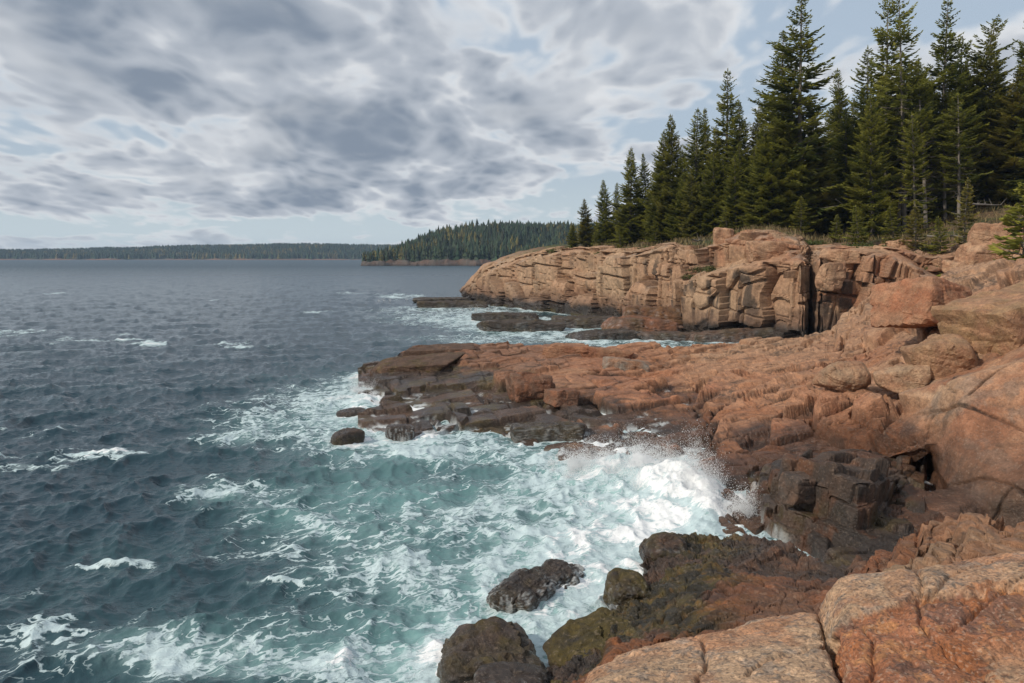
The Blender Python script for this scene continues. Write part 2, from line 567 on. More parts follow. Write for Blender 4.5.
def colB(P, N):
    px, py = proj(P).T
    n1 = fbm(P, 2.6, 4, 81)
    n2 = fbm(P, .7, 4, 82)
    n3 = fbm(P, 6, 3, 83)
    s, loc, d = bricks(P, RB1, TB1[0], TB1[1], **TB1[2])
    cell = hsh(s, s * 0, s * 0, 45) - .5
    dry = lerp(RED * 1.22, PINK * 1.08, np.clip(.5 + .7 * n1 + .5 * cell, 0, 1))
    dry = lerp(dry, lerp(PINK, TAN * .95, np.clip(.5 + n1, 0, 1)), sst(800, 920, px) * sst(1.5, 2.6, P[:, 2]) * .85)
    dry = lerp(dry, lerp(TAN * .9, PINK, np.clip(.4 + n1, 0, 1)), .75 * sst(30, 44, P[:, 1] + 4 * n1) * sst(600, 720, px))
    dry = lerp(dry, RUST, .5 * sst(.1, .5, n3 + .3 * n2) * sst(1.9, .5, P[:, 2]))
    # seaward end: brown, weathered
    sea = sst(640, 480, px + 60 * n1)
    dry = lerp(dry, lerp(BROWN * 1.5, RED * .62, np.clip(.5 + .8 * n1 + .6 * cell, 0, 1)), .88 * sea)
    # height of the wet line falls to the right
    zt = np.interp(px, [340, 420, 560, 640, 700, 760, 830, 900, 960, 1050], [1.0, .85, .42, .34, .38, .55, 1.3, 1.6, .7, .35])
    z = P[:, 2] + .22 * n2 + .2 * n1
    damp = sst(zt + .42, zt - .02, z)
    wetc = lerp(DARK * 1.1, BROWN * .85, np.clip(.45 + n1 + .5 * n2 + .4 * cell, 0, 1))
    wetc = lerp(wetc, OLIVE * .9, .7 * sst(.05, .4, fbm(P, 1.1, 4, 85)) * sst(620, 540, px))
    red_damp = lerp(wetc, RED * .5, sst(560, 680, px) * .65 * sst(.05, .4, P[:, 2]))
    c = lerp(dry, red_damp, damp * .95)
    c = lerp(c, RUST * 1.05, .55 * damp * sst(.1, .4, P[:, 2]) * sst(.12, .4, fbm(P, 1.3, 3, 86)) * sst(600, 700, px))
    wet = sst(zt + .3, zt - .25, z)
    # dark runs on the smooth wall
    w = wallmask(P)
    st = fbm(P, .55, 4, 87, aniso=(1, 1, .16))
    c = lerp(c, BLACK * 1.7, w * .62 * sst(.0, .45, st) * sst(3.0, 1.8, P[:, 2] + n2 * .5))
    c = lerp(c, RED * 1.0, w * .8 * sst(-.1, .4, fbm(P, 1.1, 5, 89) + .15))
    c = lerp(c, GREY * .8, w * .4 * sst(.1, .5, fbm(P, .5, 5, 90)))
    c = lerp(c, BROWN * .8, w * .8 * sst(2.6, .9, z))
    jn = joint_shade(P, [(RB1, TB1[0], TB1[1], .035, TB1[2]), (RB2, TB2[0], TB2[1], .022, TB2[2])]) * (1 - w)
    jn = np.maximum(jn, .7 * sst(600, 700, px) * (1 - w) * joint_shade(P, [(RB2, (1.35, .5, .16), 61, .016, dict(warp=.08, wscale=1.2, order=(1, 0, 2)))]))
    jn = np.maximum(jn, w * 1.2 * joint_shade(P, [(RW, TW[0], TW[1], .022, TW[2])]))
    jn = np.maximum(jn, sst(840, 900, px) * (1 - w) * joint_shade(P, [(RB3, TB3[0], TB3[1], .04, TB3[2])]))
    c = lerp(c, BLACK * 1.4, .75 * jn)  # dark crack lines: painted shade that deepens the ledge and wall joint lines
    # white water draining off the lowest shelves
    run = sst(.22, .02, P[:, 2] + .25 * n2) * sst(-.1, .25, fbm(P, .45, 4, 88, aniso=(1, 1, .25))) * sst(720, 690, px)
    c = lerp(c, np.array((.72, .76, .77)), run * .85)
    return c, np.clip(wet * .8 + damp * .2, 0, 1)


ledge = loft('rock_ledge', colsB, dispB, colB, ROCK, pspace=1.0, wspace=.045, cap=150, blur=1)
tag(ledge, 'long red granite ledge stepping down into the surf and up to the right hill', 'rock ledge', kind='structure')

# ------------------------------------------------------------------ dark wet outcrop in the channel
LD = [
    (748, (540, 18.5), (534, 18.8), (528, 19.2), (520, 19.8), (508, 20.4), (500, 20.8), (494, 21.4)),
    (758, (540, 18.4), (530, 18.7), (519, 19.1), (512, 19.5), (500, 20), (494, 20.5), (486, 21.3)),
    (775, (546, 17.9), (533, 18.2), (515, 18.6), (506, 19.1), (494, 19.4), (480, 19.9), (468, 21)),
    (786, (548, 17.7), (533, 18), (512, 18.4), (503, 18.9), (490, 19), (464, 19.2), (457, 21.2)),
    (800, (550, 17.6), (535, 17.9), (513, 18.2), (502, 18.6), (487, 18.7), (464, 18.9), (456, 21.3)),
    (830, (555, 17.3), (540, 17.5), (515, 17.7), (500, 18), (488, 18.1), (468, 18.3), (455, 21.6)),
    (858, (560, 17), (540, 17.15), (520, 17.3), (503, 17.5), (490, 17.6), (473, 17.8), (455, 22)),
    (868, (560, 17.1), (540, 17.3), (520, 17.5), (503, 17.7), (490, 17.8), (473, 18), (456, 22.3)),
    (880, (560, 18.2), (540, 18.3), (520, 18.4), (503, 18.5), (490, 18.6), (470, 18.8), (457, 22.6)),
    (897, (552, 20), (535, 20.1), (518, 20.2), (503, 20.3), (490, 20.4), (470, 20.5), (458, 22.9)),
    (912, (545, 21.6), (530, 21.7), (515, 21.8), (503, 21.9), (490, 22), (474, 22.1), (461, 23.1)),
    (924, (545, 22.9), (530, 22.9), (515, 22.9), (503, 22.9), (490, 22.95), (478, 23), (470, 23.6)),
]
colsD = []
for c in LD:
    k = [at(c[0], py, Y) for py, Y in c[1:]]
    if c[0] > 810:
        k[0] = (k[0][0], k[0][1], max(k[0][2], .45))
        k[1] = (k[1][0], k[1][1], max(k[1][2], .48))
    colsD.append([W_(c[0], c[1][1] - .3, -1.5) if c[0] < 810 else W_(c[0], 14.7, .5)] + k + [W_(c[0], c[7][1] + 1.5, .4)])


def dispD(P, N):
    h = block_h(P, rot(32, 6, 5), (1.0, .9, .62), 91, .19, .10, .13, .04, edge=.02, er=.05, warp=.12, wscale=1.2)
    h = h + block_h(P, rot(25, -8, 10), (.4, .45, .3), 95, .04, .06, .05, .03, warp=.1, wscale=.8)
    return N * (h * .35 + .04 * fbm(P, .9, 5, 92, .55))[:, None] + terrace(P, rot(32, 6, 5), (1.3, 1.05, .5), 91, .8, .06, .10, .03, warp=.06, wscale=1.2)


def colD(P, N):
    n1, n2 = fbm(P, 1.3, 4, 96), fbm(P, .4, 4, 97)
    c = lerp(DARK * .95, BROWN * .72, np.clip(.3 + .9 * n1 + .5 * n2, 0, 1))
    c = lerp(c, GREY * .5, .35 * sst(.1, .5, n2) * sst(.3, .9, N[:, 2]))
    c = lerp(c, OLIVE * .8, .6 * sst(.0, .4, n1 - n2 * .4) * sst(1.2, .4, P[:, 2]))
    c = lerp(c, RUST * .6, .5 * sst(.2, .5, fbm(P, .8, 3, 98)))
    run = sst(.4, .1, P[:, 2] + .2 * n2) * sst(-.05, .3, fbm(P, .22, 4, 99, aniso=(1, 1, .2))) * sst(798, 775, proj(P)[:, 0])
    c = lerp(c, np.array((.7, .74, .75)), run * .55)
    return c, sst(1.9, .7, P[:, 2] + n2 * .4) * .8


outcrop = loft('dark_outcrop', colsD, dispD, colD, ROCK, pspace=.9, wspace=.035, cap=80, tens=.3, blur=1)
tag(outcrop, 'blackish wet stepped outcrop with a shaded cleft below the smooth granite wall', 'rock outcrop', kind='structure')

# ------------------------------------------------------------------ near shore ridge, seaweed at its foot
LE = [
    (543, (674, 12.5), (676, 12.4), (680, 12.2), (690, 11.8), (705, 11), (735, 9.5)),
    (556, (657, 12.95), (661, 12.6), (668, 12.2), (680, 11.5), (700, 10.3), (735, 9)),
    (585, (642, 13.2), (646, 13), (655, 12.5), (666, 11.9), (687, 10.5), (728, 8.5)),
    (602, (632, 13.6), (637, 13.3), (645, 12.8), (658, 12), (684, 10.2), (726, 8)),
    (613, (594, 15), (599, 14.6), (612, 13.8), (635, 12.2), (668, 10), (720, 7.5)),
    (628, (584, 15.3), (591, 14.8), (604, 13.9), (630, 12.2), (667, 9.9), (720, 7.2)),
    (642, (574, 15.7), (583, 15), (598, 14), (625, 12.2), (665, 9.8), (720, 7)),
    (652, (546, 17), (563, 15.9), (592, 14), (622, 12), (665, 9.5), (720, 6.9)),
    (664, (541, 17.2), (560, 15.8), (587, 14), (620, 11.8), (665, 9.3), (720, 6.8)),
    (700, (538, 17.2), (562, 15.3), (590, 13.3), (625, 11), (665, 8.7), (720, 6.2)),
    (740, (537, 17.2), (560, 15.3), (590, 13.1), (625, 10.9), (665, 8.4), (720, 5.9)),
    (765, (540, 16.9), (562, 15.2), (590, 13), (625, 10.8), (665, 8.3), (720, 5.8)),
    (800, (554, 15.8), (571, 14.5), (595, 12.6), (625, 10.5), (665, 8), (720, 5.5)),
    (840, (563, 14.8), (576, 13.5), (596, 11.8), (622, 10), (662, 7.5), (720, 5.2)),
    (880, (549, 14), (561, 13), (580, 11.3), (607, 9.5), (657, 7), (720, 5)),
    (925, (533, 13.5), (546, 12.5), (564, 11), (592, 9.3), (652, 7), (720, 5)),
    (950, (526, 13.3), (540, 12.2), (557, 10.9), (583, 9.2), (646, 7), (720, 5)),
    (972, (519, 13), (533, 12), (551, 10.8), (577, 9.2), (642, 7), (720, 5)),
    (1000, (520, 12.8), (533, 11.8), (550, 10.7), (574, 9.2), (636, 7), (720, 5)),
    (1024, (522, 12.5), (534, 11.5), (549, 10.5), (571, 9.2), (632, 7), (720, 5)),
    (1090, (517, 12), (531, 11), (548, 10), (575, 8.6), (640, 6.6), (720, 5)),
    (1250, (500, 11.5), (512, 10.6), (532, 9.6), (565, 8.2), (630, 6.3), (710, 4.8)),
]
colsE = []
for c in LE:
    k = [at(c[0], py, Y) for py, Y in c[1:]]
    px, (py, Y) = c[0], c[1]
    z = zat(py, Y)
    colsE.append([W_(px, Y + 1.9, min(-1.2, z - 2.2)), W_(px, Y + .9, min(-.5, z - 1.3)), W_(px, Y + .35, z - .32)] + k
                 + [W_(px, max(c[6][1] - 2.5, 2.2), min(zat(*c[6]), 2.7)), W_(px, 1.0, 2.3)])


def dispE(P, N):
    right = sst(820, 900, proj(P)[:, 0])
    h = block_h(P, rot(28, 10, 12), (1.5, 1.0, .6), 111, .10, .10, .12, .035, edge=.02, er=.06, warp=.25, wscale=1.5)
    h2 = block_h(P, rot(-15, 12, -8), (.6, .45, .3), 115, .035, .12, .05, .02, edge=.008, er=.03, warp=.14, wscale=.8)
    n = .11 * fbm(P, 1.1, 5, 112, .5) + .022 * fbm(P, .2, 3, 113)
    low = sst(1.0, .5, P[:, 2])
    tv = terrace(P, rot(28, 10, 12), (1.3, .85, .32), 111, .75, .06, .07, .025, warp=.08, wscale=1.5) * (.25 + .6 * right)[:, None]
    return tv + N * (h * .4 + h2 * (.6 + .5 * right) + n * (1 - .4 * right) + low * (.07 * fbm(P, .16, 3, 119) + .035 * fbm(P, .06, 2, 129)))[:, None]


def colE(P, N):
    px, py = proj(P).T
    n1, n2, n3 = fbm(P, 1.4, 4, 121), fbm(P, .35, 4, 122), fbm(P, .1, 3, 123)
    c = lerp(RED * .72, RUST * .85, np.clip(.4 + .8 * n1 + .4 * n2, 0, 1))
    c = lerp(c, BROWN * .95, sst(.0, .5, fbm(P, .8, 4, 124)) * .7)
    c = lerp(c, lerp(PINK * .8, TAN * .72, np.clip(.4 + n1 + .4 * n2, 0, 1)), sst(1.5, 2.15, P[:, 2] + .25 * n1) * sst(800, 900, px) * .9)
    z = P[:, 2] + .25 * n1 + .15 * n2
    wet = sst(1.25, .55, z)
    c = lerp(c, lerp(DARK, BROWN * .8, np.clip(.4 + n2 + n1, 0, 1)), wet * .9)
    weed = sst(.0, .28, fbm(P, .9, 4, 125) + .22 - .25 * sst(690, 780, px)) * sst(1.45, .95, z) * sst(790, 700, px)
    wc = lerp(np.array((.028, .024, .012)), np.array((.115, .085, .02)), np.clip(.35 + 1.1 * n2, 0, 1))
    wc = lerp(wc, np.array((.19, .095, .016)), .5 * sst(.35, .6, n3 + .6 * n2))
    c = lerp(c, wc, weed * .92)
    c = lerp(c, BLACK, .8 * sst(.35, .1, z) * sst(720, 660, px))
    jn = joint_shade(P, [(rot(28, 10, 12), (1.3, .85, .32), 111, .02, dict(warp=.08, wscale=1.5, order=(1, 0, 2)))])
    c = lerp(c, BLACK * 1.4, .6 * jn)  # painted crack shade along the ridge's joint lines
    run = sst(.34, .05, P[:, 2] + .12 * n2) * sst(.0, .3, fbm(P, .13, 4, 126, aniso=(1, 1, .3)))
    c = lerp(c, np.array((.7, .74, .75)), run * .8)
    return c, wet * .75


ridge = loft('shore_ridge', colsE, dispE, colE, ROCK, pspace=1.0, wspace=.03, cap=110, blur=0)
tag(ridge, 'rusty red shore ridge with yellow brown seaweed at its surf washed end', 'rock ridge', kind='structure')
# ------------------------------------------------------------------ near slabs
def slab_cols(rows, Ys, lip=.45):
    """rows: (px at far edge, px at near edge, py far) ; the slab falls off behind its far edge"""
    out = []
    for (pf, pn, pyf, Yf, zn) in rows:
        zf = zat(pyf, Yf)
        yn = 3.0
        xf, xn = (pf - 512) / F * Yf, (pn - 512) / F * 5.0
        dx, dy, dz = (xn - xf) / (5.0 - Yf), 1, (zn - zf) / (5.0 - Yf)
        P = lambda Y, dzz=0: (xf + dx * (Y - Yf), Y, zf + dz * (Y - Yf) + dzz)
        out.append([P(Yf + .42, -.9), P(Yf + .30, -.45), P(Yf + .20, -.16), P(Yf + .07, -.035), P(Yf - .25), P(Yf - .8), P(5.0), P(3.6), P(2.4, -.1)])
    return out


# far-edge column, column at 5 m, row of the far edge, distance of the far edge, height at 5 m
S1 = [(583, 560, 700, 5.5, 3.2), (590, 575, 674, 5.9, 3.50), (598, 590, 664, 6.05, 3.72), (640, 640, 648, 6.3, 3.80), (690, 700, 633.5, 6.5, 3.84), (745, 760, 620.5, 6.6, 3.87),
      (800, 815, 611, 6.65, 3.89), (814, 826, 612, 6.6, 3.88), (820, 834, 618, 6.5, 3.85), (823.5, 838, 632, 6.5, 3.74), (826, 841, 670, 6.5, 3.4)]
S2 = [(819, 829, 660, 6.5, 3.3), (821, 835, 612, 6.5, 3.70), (825, 838, 599, 6.48, 3.86), (832, 846, 588, 6.45, 3.905), (846, 862, 577, 6.42, 3.93), (900, 915, 568, 6.4, 3.95), (960, 970, 561, 6.4, 3.97),
      (1024, 1030, 552, 6.4, 4.0), (1120, 1120, 542, 6.4, 4.05), (1260, 1240, 530, 6.4, 4.1)]


def lines_d(P, lines):
    """distance to jointed crack lines given by ground points"""
    d = np.full(len(P), 9.0)
    W = P[:, :2] + .018 * np.stack([fbm(P, .12, 3, 140), fbm(P, .12, 3, 141)], 1) + .04 * np.stack([fbm(P, .5, 2, 142), fbm(P, .5, 2, 143)], 1)
    for ln in lines:
        for a, b in zip(ln[:-1], ln[1:]):
            a, b = np.array(a), np.array(b)
            t = np.clip(((W - a) @ (b - a)) / ((b - a) @ (b - a)), 0, 1)
            d = np.minimum(d, np.linalg.norm(W - a - t[:, None] * (b - a), axis=1))
    return d


def gp(px, py, z=3.95):
    Y = (EYE - z) / (py - HY) * F
    return ((px - 512) / F * Y, Y)


CR1 = [[gp(697, 631, 3.4), gp(703, 660, 3.55), gp(706, 690, 3.7), gp(708, 760, 3.9)], [gp(836, 657, 3.6), gp(780, 668, 3.7), gp(745, 690, 3.8)]]
CR2 = [[gp(916, 566), gp(918, 600), gp(919, 625), gp(945, 645), gp(985, 670), gp(1010, 700)], [gp(847, 608), gp(865, 630), gp(880, 655), (1.9, 4.2)],
       [gp(919, 608), gp(950, 585), gp(1000, 575)], [gp(945, 632), gp(990, 605), gp(1060, 590)]]
LIP = [gp(790, 600), gp(846, 608), gp(880, 610), gp(918, 603), gp(960, 604), gp(1000, 601), gp(1040, 609), gp(1120, 615), gp(1260, 620)]


def lip_side(P):
    """below 0: seaward of the step where the pale top sheet has flaked off"""
    xs = np.array([p[0] for p in LIP])
    ys = np.array([p[1] for p in LIP])
    return P[:, 1] - np.interp(P[:, 0], xs, ys) + .10 * fbm(P, .35, 4, 145) + .03 * fbm(P, .07, 3, 146)


def mk_disp(cr, step):
    def f(P, N):
        d = lines_d(P, cr)
        h = .035 * fbm(P, .55, 5, 131, .55) + .014 * fbm(P, .08, 4, 132, .6)
        h = h - .05 * np.exp(-(d / .012) ** 2) - .010 * np.exp(-(d / .05) ** 2)
        if step:
            s = sst(-.02, .03, lip_side(P))
            h = h + (s - 1) * .05 + (1 - s) * .03 * fbm(P, .22, 4, 134)
            h = h + (1 - s) * block_h(P, rot(30, 12, 20), (.35, .22, .12), 151, .012, .05, .01, .02, warp=.12, wscale=.3)
        else:
            h = h + block_h(P, rot(30, 12, 20), (.8, .6, .3), 155, .01, .02, .008, .02, warp=.2, wscale=.6)
        return N * h[:, None]
    return f


def colF1(P, N):
    n1, n2, n3 = fbm(P, .6, 4, 161), fbm(P, .12, 4, 162), fbm(P, .03, 3, 163)
    c = lerp(TAN * 1.0, PINK * 1.15, np.clip(.35 + .7 * n1 + .3 * n2, 0, 1))
    c = lerp(c, GREY * 1.1, .6 * sst(.15, .55, n2 + .4 * n3))
    c = lerp(c, GREY * .5, .5 * sst(.3, .6, n3 + .3 * n2))
    c = lerp(c, RUST * 1.3, .35 * sst(.2, .6, fbm(P, .3, 3, 164)))
    return c, n1 * 0


def colF2(P, N):
    c, w = colF1(P, N)
    n1, n2, n3 = fbm(P, .5, 4, 171), fbm(P, .14, 4, 172), fbm(P, .035, 3, 173)
    r = lerp(RUST * 1.12, RED * 1.0, np.clip(.5 + .8 * n1 + .4 * n2, 0, 1))
    r = lerp(r, np.array((.42, .2, .08)), .6 * sst(.1, .5, n2))
    r = lerp(r, np.array((.15, .085, .065)), .7 * sst(.15, .5, fbm(P, .25, 4, 174) + .3 * n3))
    r = lerp(r, TAN * .9, .8 * sst(.25, .45, fbm(P, .4, 4, 176) + .2 * n3) * sst(5.4, 4.8, P[:, 1]))
    s = sst(-.02, .03, lip_side(P))
    return lerp(r, c * .93, s), w


s1 = loft('granite_slab', slab_cols(S1, 0), mk_disp(CR1, False), colF1, ROCKF, pspace=1.1, wspace=.012, cap=110, smooth=True)
tag(s1, 'pale tan granite slab in the near foreground, the smaller one left of the deep crack', 'granite slab')
s2 = loft('granite_slab', slab_cols(S2, 0), mk_disp(CR2, True), colF2, ROCKF, pspace=1.1, wspace=.012, cap=110, smooth=True)
tag(s2, 'larger near granite slab with rust orange flaked face under a pale top sheet', 'granite slab')


# ------------------------------------------------------------------ loose boulders and blocks
def col_const(base, alt, wetz=-5, olive=0.0, white=0.0, seed=0, s=.5):
    def f(P, N):
        n1, n2 = fbm(P, s, 4, 200 + seed), fbm(P, s * .25, 4, 201 + seed)
        c = lerp(base, alt, np.clip(.5 + .8 * n1 + .4 * n2, 0, 1))
        z = P[:, 2] + s * .3 * n2
        wet = sst(wetz + .3, wetz - .1, z)
        c = lerp(c, DARK, .75 * wet)
        if olive:
            c = lerp(c, lerp(OLIVE, np.array((.05, .04, .014)), np.clip(.5 + n2, 0, 1)), olive * sst(-.1, .35, fbm(P, s * .8, 4, 203 + seed)))
        if white:
            run = sst(.0, .3, fbm(P, s * .09, 3, 205 + seed, aniso=(1, 1, .12)) + .5 * sst(.32, .0, z) - .22) * sst(.9, .6, N[:, 2])
            c = lerp(c, np.array((.72, .76, .77)), white * run)
        return c, wet
    return f


def boulder(px, py_base, Y, dims, seed, label, base, alt, name='boulder', group=None, zoff=.42, cat='boulder', **kw):
    ck = {k: kw.pop(k) for k in ('wetz', 'olive', 'white', 's') if k in kw}
    x, y, z = at(px, py_base, Y)
    o = poly_rock(name, (x, y + dims[1] * .35, z + dims[2] * zoff), dims, seed, col_const(base, alt, seed=seed, **ck), ROCK, **kw)
    return tag(o, label, cat, group)


boulder(850, 390, 26.3, (1.65, 1.3, .95), 3, 'rounded grey pink boulder sitting on the ledge, left of the two loose boulders', TAN * .82, PINK * .85, rz=10, cuts=14, soft=9)
boulder(909, 389, 25.4, (1.7, 1.2, .75), 11, 'low flat topped tan boulder on the ledge, right of the rounded one', TAN * .9, PINK * .95, rz=-20, cuts=8, tilt=(6, -8))
boulder(937, 327, 31.2, (2.7, 2.2, 1.7), 5, 'big square cut red block perched on the slope below the shrubby bank', PINK * .92, RED * 1.15, name='granite_block', rz=28, tilt=(-8, 9), cuts=3, soft=22, zoff=.5, cat='rock block')
boulder(1046, 366, 25.6, (4.4, 2.6, 2.5), 8, 'large ochre block with steep face at the right edge above the smooth wall', np.array((.31, .19, .098)), PINK * .95, name='granite_block', rz=16, tilt=(-6, -12), cuts=5, soft=24, rough=.035, cat='rock block')
boulder(950, 378, 25.2, (1.9, 1.6, 1.35), 15, 'ochre and tan rock leaning against the foot of the large ochre block', np.array((.30, .18, .1)), PINK * .9, name='granite_block', rz=-12, tilt=(4, -20), cuts=8, cat='rock block')
boulder(562, 405, 32.6, (1.2, .95, .62), 21, 'small squared brown block lying on the wet shelf of the ledge', RED * .75, BROWN * 1.3, name='granite_block', rz=35, tilt=(0, 8), cuts=3, soft=20, cat='rock block')
boulder(531, 402, 33.5, (1.75, 1.5, 1.2), 22, 'upright dark red block above the shelf, left of the small squared block', RED * .62, BROWN * 1.2, name='granite_block', rz=24, tilt=(-12, 6), cuts=4, soft=18, cat='rock block')
boulder(590, 364, 43.2, (4.2, 1.5, .95), 24, 'long flat red slab lying along the crest of the ledge', RED * .95, PINK * .8, name='granite_block', rz=-6, tilt=(0, 4), cuts=3, soft=22, cat='rock block')
boulder(628, 373, 39.5, (2.4, 1.3, .68), 27, 'grey weathered block wedged under the crest right of the long red slab', GREY * 1.1, PINK * .7, name='granite_block', rz=-10, tilt=(0, 5), cuts=4, soft=18, cat='rock block')
boulder(438, 357, 43.5, (3.4, 1.6, .6), 30, 'dark flat slab capping the seaward end of the ledge', BROWN * .95, BROWN * .6, name='granite_block', rz=4, tilt=(0, 1), cuts=3, soft=22, zoff=.3, cat='rock block')
boulder(409, 375, 40.2, (4.0, 2.0, .8), 31, 'long brown slab with olive front resting below the dark cap at the ledge end', BROWN * .85, BROWN * .55, name='granite_block', rz=-8, tilt=(4, -5), cuts=5, soft=20, zoff=.3, cat='rock block', olive=.5)
boulder(801, 503, 18.25, (.75, .6, .6), 33, 'small dark cube of rock on the steps of the black outcrop', DARK * 1.5, BROWN, name='granite_block', rz=30, cuts=3, soft=18, cat='rock block', wetz=.6)
for px, pb, Y, d, sd, lb in [(947, 270, 56.5, (1.5, 1.2, 1.0), 41, 'small pale rock in the rubble gully under the brown bank'),
                             (965, 280, 54, (1.9, 1.5, 1.3), 42, 'tan rock at the foot of the rubble gully beside the hill crest'),
                             (989, 265, 54, (2.8, 2.2, 1.7), 43, 'rounded tan outcrop boulder at the top of the hill under the bank'),
                             (1001, 245, 54, (3.0, 2.0, 1.6), 44, 'pale sloping boulder on the bank just left of the low spruce'),
                             (905, 250, 61, (1.8, 1.2, .8), 45, 'whitish flat stone on the cliff edge below the bare trunks'),
                             (725, 246, 69, (1.8, 1.3, 1.7), 46, 'pale grey split block at the upper left of the cliff top'),
                             (768, 247, 66, (4.6, 2.0, 1.3), 47, 'long tan block crowning the upper cliff'),
                             (779, 261, 62.3, (4.2, 2.2, 1.7), 48, 'square shouldered block above the overhanging cliff corner'),
                             (842, 262, 58.5, (2.8, 1.4, 1.0), 49, 'red cap block on the cliff right of the dark vertical crack'),
                             (833, 288, 57.3, (1.9, 1.2, 1.9), 50, 'jutting square block halfway up the cliff face right of the crack')]:
    boulder(px, pb, Y, d, sd, lb, lerp(TAN, PINK, [.4])[0], PINK * .92, name='granite_block' if 'block' in lb else 'boulder', rz=sd * 37 % 60 - 30, cuts=6, soft=16, cat='rock block' if 'block' in lb else 'boulder')

# rocks standing in the water
WB, WA = BROWN * .62, DARK * .8
boulder(523, 609, 14.55, (1.0, 1.7, .6), 61, 'rounded wet brown rock with surf pouring off it, beside the low black rock', WB, WA, name='sea_rock', rz=-35, cuts=16, soft=5, wetz=.5, olive=.3, white=.42, zoff=.0, cat='sea rock', s=.45, rough=.13)
boulder(557, 592, 15.5, (1.05, 1.7, .52), 62, 'low black rock veiled by white water behind the rounded brown rock', WA, WB, name='sea_rock', rz=-40, cuts=16, soft=5, wetz=.6, olive=.1, white=.6, zoff=-.02, cat='sea rock', s=.45, rough=.13)
boulder(490, 688, 12.1, (1.6, 1.7, .86), 63, 'big weed covered brown rock nearest the camera in the water', WB, OLIVE * .7, name='sea_rock', rz=12, cuts=12, soft=9, wetz=.3, olive=.45, white=.05, zoff=.02, cat='sea rock', s=.5, rough=.13)
boulder(512, 700, 11.2, (1.2, .8, .55), 64, 'wet dark step of rock at the foot of the big weed covered rock', WA, WB, name='sea_rock', rz=5, cuts=12, soft=6, wetz=.6, white=.25, zoff=.0, cat='sea rock', s=.4)
boulder(345, 444, 27.6, (1.1, 1.0, .66), 65, 'lone squat dark rock awash off the end of the ledge', DARK * 1.3, BROWN * .6, name='sea_rock', rz=35, cuts=14, soft=7, wetz=.3, olive=.4, zoff=.16, cat='sea rock')
boulder(399, 438, 28.4, (1.05, .8, .62), 66, 'small rounded dark rock in the foam touching the ledge foot', WB, WA, name='sea_rock', rz=0, cuts=9, soft=8, wetz=.4, white=.35, zoff=.18, cat='sea rock')
boulder(350, 416, 32.2, (1.3, 1.1, .42), 67, 'flat brown rock just breaking the surface left of the ledge spur', DARK * 1.3, BROWN * .7, name='sea_rock', rz=20, cuts=14, soft=6, wetz=.2, zoff=-.05, cat='sea rock')
boulder(548, 441, 28.1, (2.6, 1.2, .75), 68, 'flat wet shelf rock with a thin waterfall at the front of the ledge', WA * 1.1, OLIVE * .8, name='sea_rock', rz=-8, tilt=(0, -5), cuts=4, soft=18, wetz=.5, olive=.3, white=.2, zoff=.18, cat='sea rock')
boulder(630, 611, 14.3, (.9, 1.0, .75), 69, 'knobbly seaweed hung rock at the tip of the shore ridge', WA * 1.1, OLIVE, name='sea_rock', rz=0, cuts=14, soft=6, wetz=.35, olive=.75, white=.15, zoff=.18, cat='sea rock', s=.35, rough=.08)
boulder(668, 566, 16.2, (1.1, .9, .62), 70, 'dark rounded rock with olive weed where the white surf meets the ridge', WA, WB, name='sea_rock', rz=10, cuts=14, soft=6, wetz=.4, olive=.5, white=.1, zoff=.2, cat='sea rock', s=.4, rough=.08)
boulder(592, 668, 12.3, (1.5, 1.1, .6), 71, 'black rock draped in yellow brown weed below the pale slab', BLACK * 1.5, OLIVE * .8, name='sea_rock', rz=30, tilt=(0, -14), cuts=10, soft=8, wetz=.1, olive=.7, zoff=.2, cat='sea rock', s=.35, rough=.09)
# tide shelves off the headland
for px, pb, Y, d, sd, rz, lb in [(440, 302, 112, (8, 3, .9), 81, -4, 'outermost thin black reef off the tip of the headland'),
                                 (452, 308, 101, (9, 3.2, 1.3), 82, 5, 'low dark reef in the surf under the headland tip'),
                                 (505, 321, 80.5, (6.5, 2.5, 1.2), 83, 0, 'narrow black tide shelf with foam behind it, farther of the two below the cliff'),
                                 (520, 332, 69.5, (7.2, 2.8, 1.5), 84, 3, 'long black tide shelf nearest the open water below the cliff'),
                                 (588, 329, 72.5, (6, 3, 1.6), 85, -6, 'dark shelf rock between the long tide shelf and the cliff foot'),
                                 (604, 341, 62.5, (5.2, 2.6, 1.2), 86, 4, 'flat olive edged shelf rock at the mouth of the inlet'),
                                 (640, 336, 65.5, (5.8, 3, 2.2), 87, -5, 'broken brown rock pile against the cliff foot'),
                                 (655, 326, 68, (5.2, 2.6, 2.6), 88, 8, 'reddish leaning rock above the brown pile at the cliff foot'),
                                 (680, 343, 62, (6.0, 2.4, 1.2), 89, -3, 'black wet rock lining the inner shore of the inlet'),
                                 (735, 345, 60.5, (6.5, 2.4, 1.6), 90, 0, 'dark grey rock at the inlet head below the stained cliff')]:
    dry = RED * .7 if sd in (87, 88) else DARK * 1.3
    boulder(px, pb, Y, d, sd, lb, dry, BROWN * .9 if sd > 86 else DARK, name='tide_rock', rz=rz, tilt=(0, sd % 5 - 2), cuts=5, soft=14, wetz=.3, olive=.35, white=.12, zoff=.14, cat='tide rock', s=1.6, rough=.07)
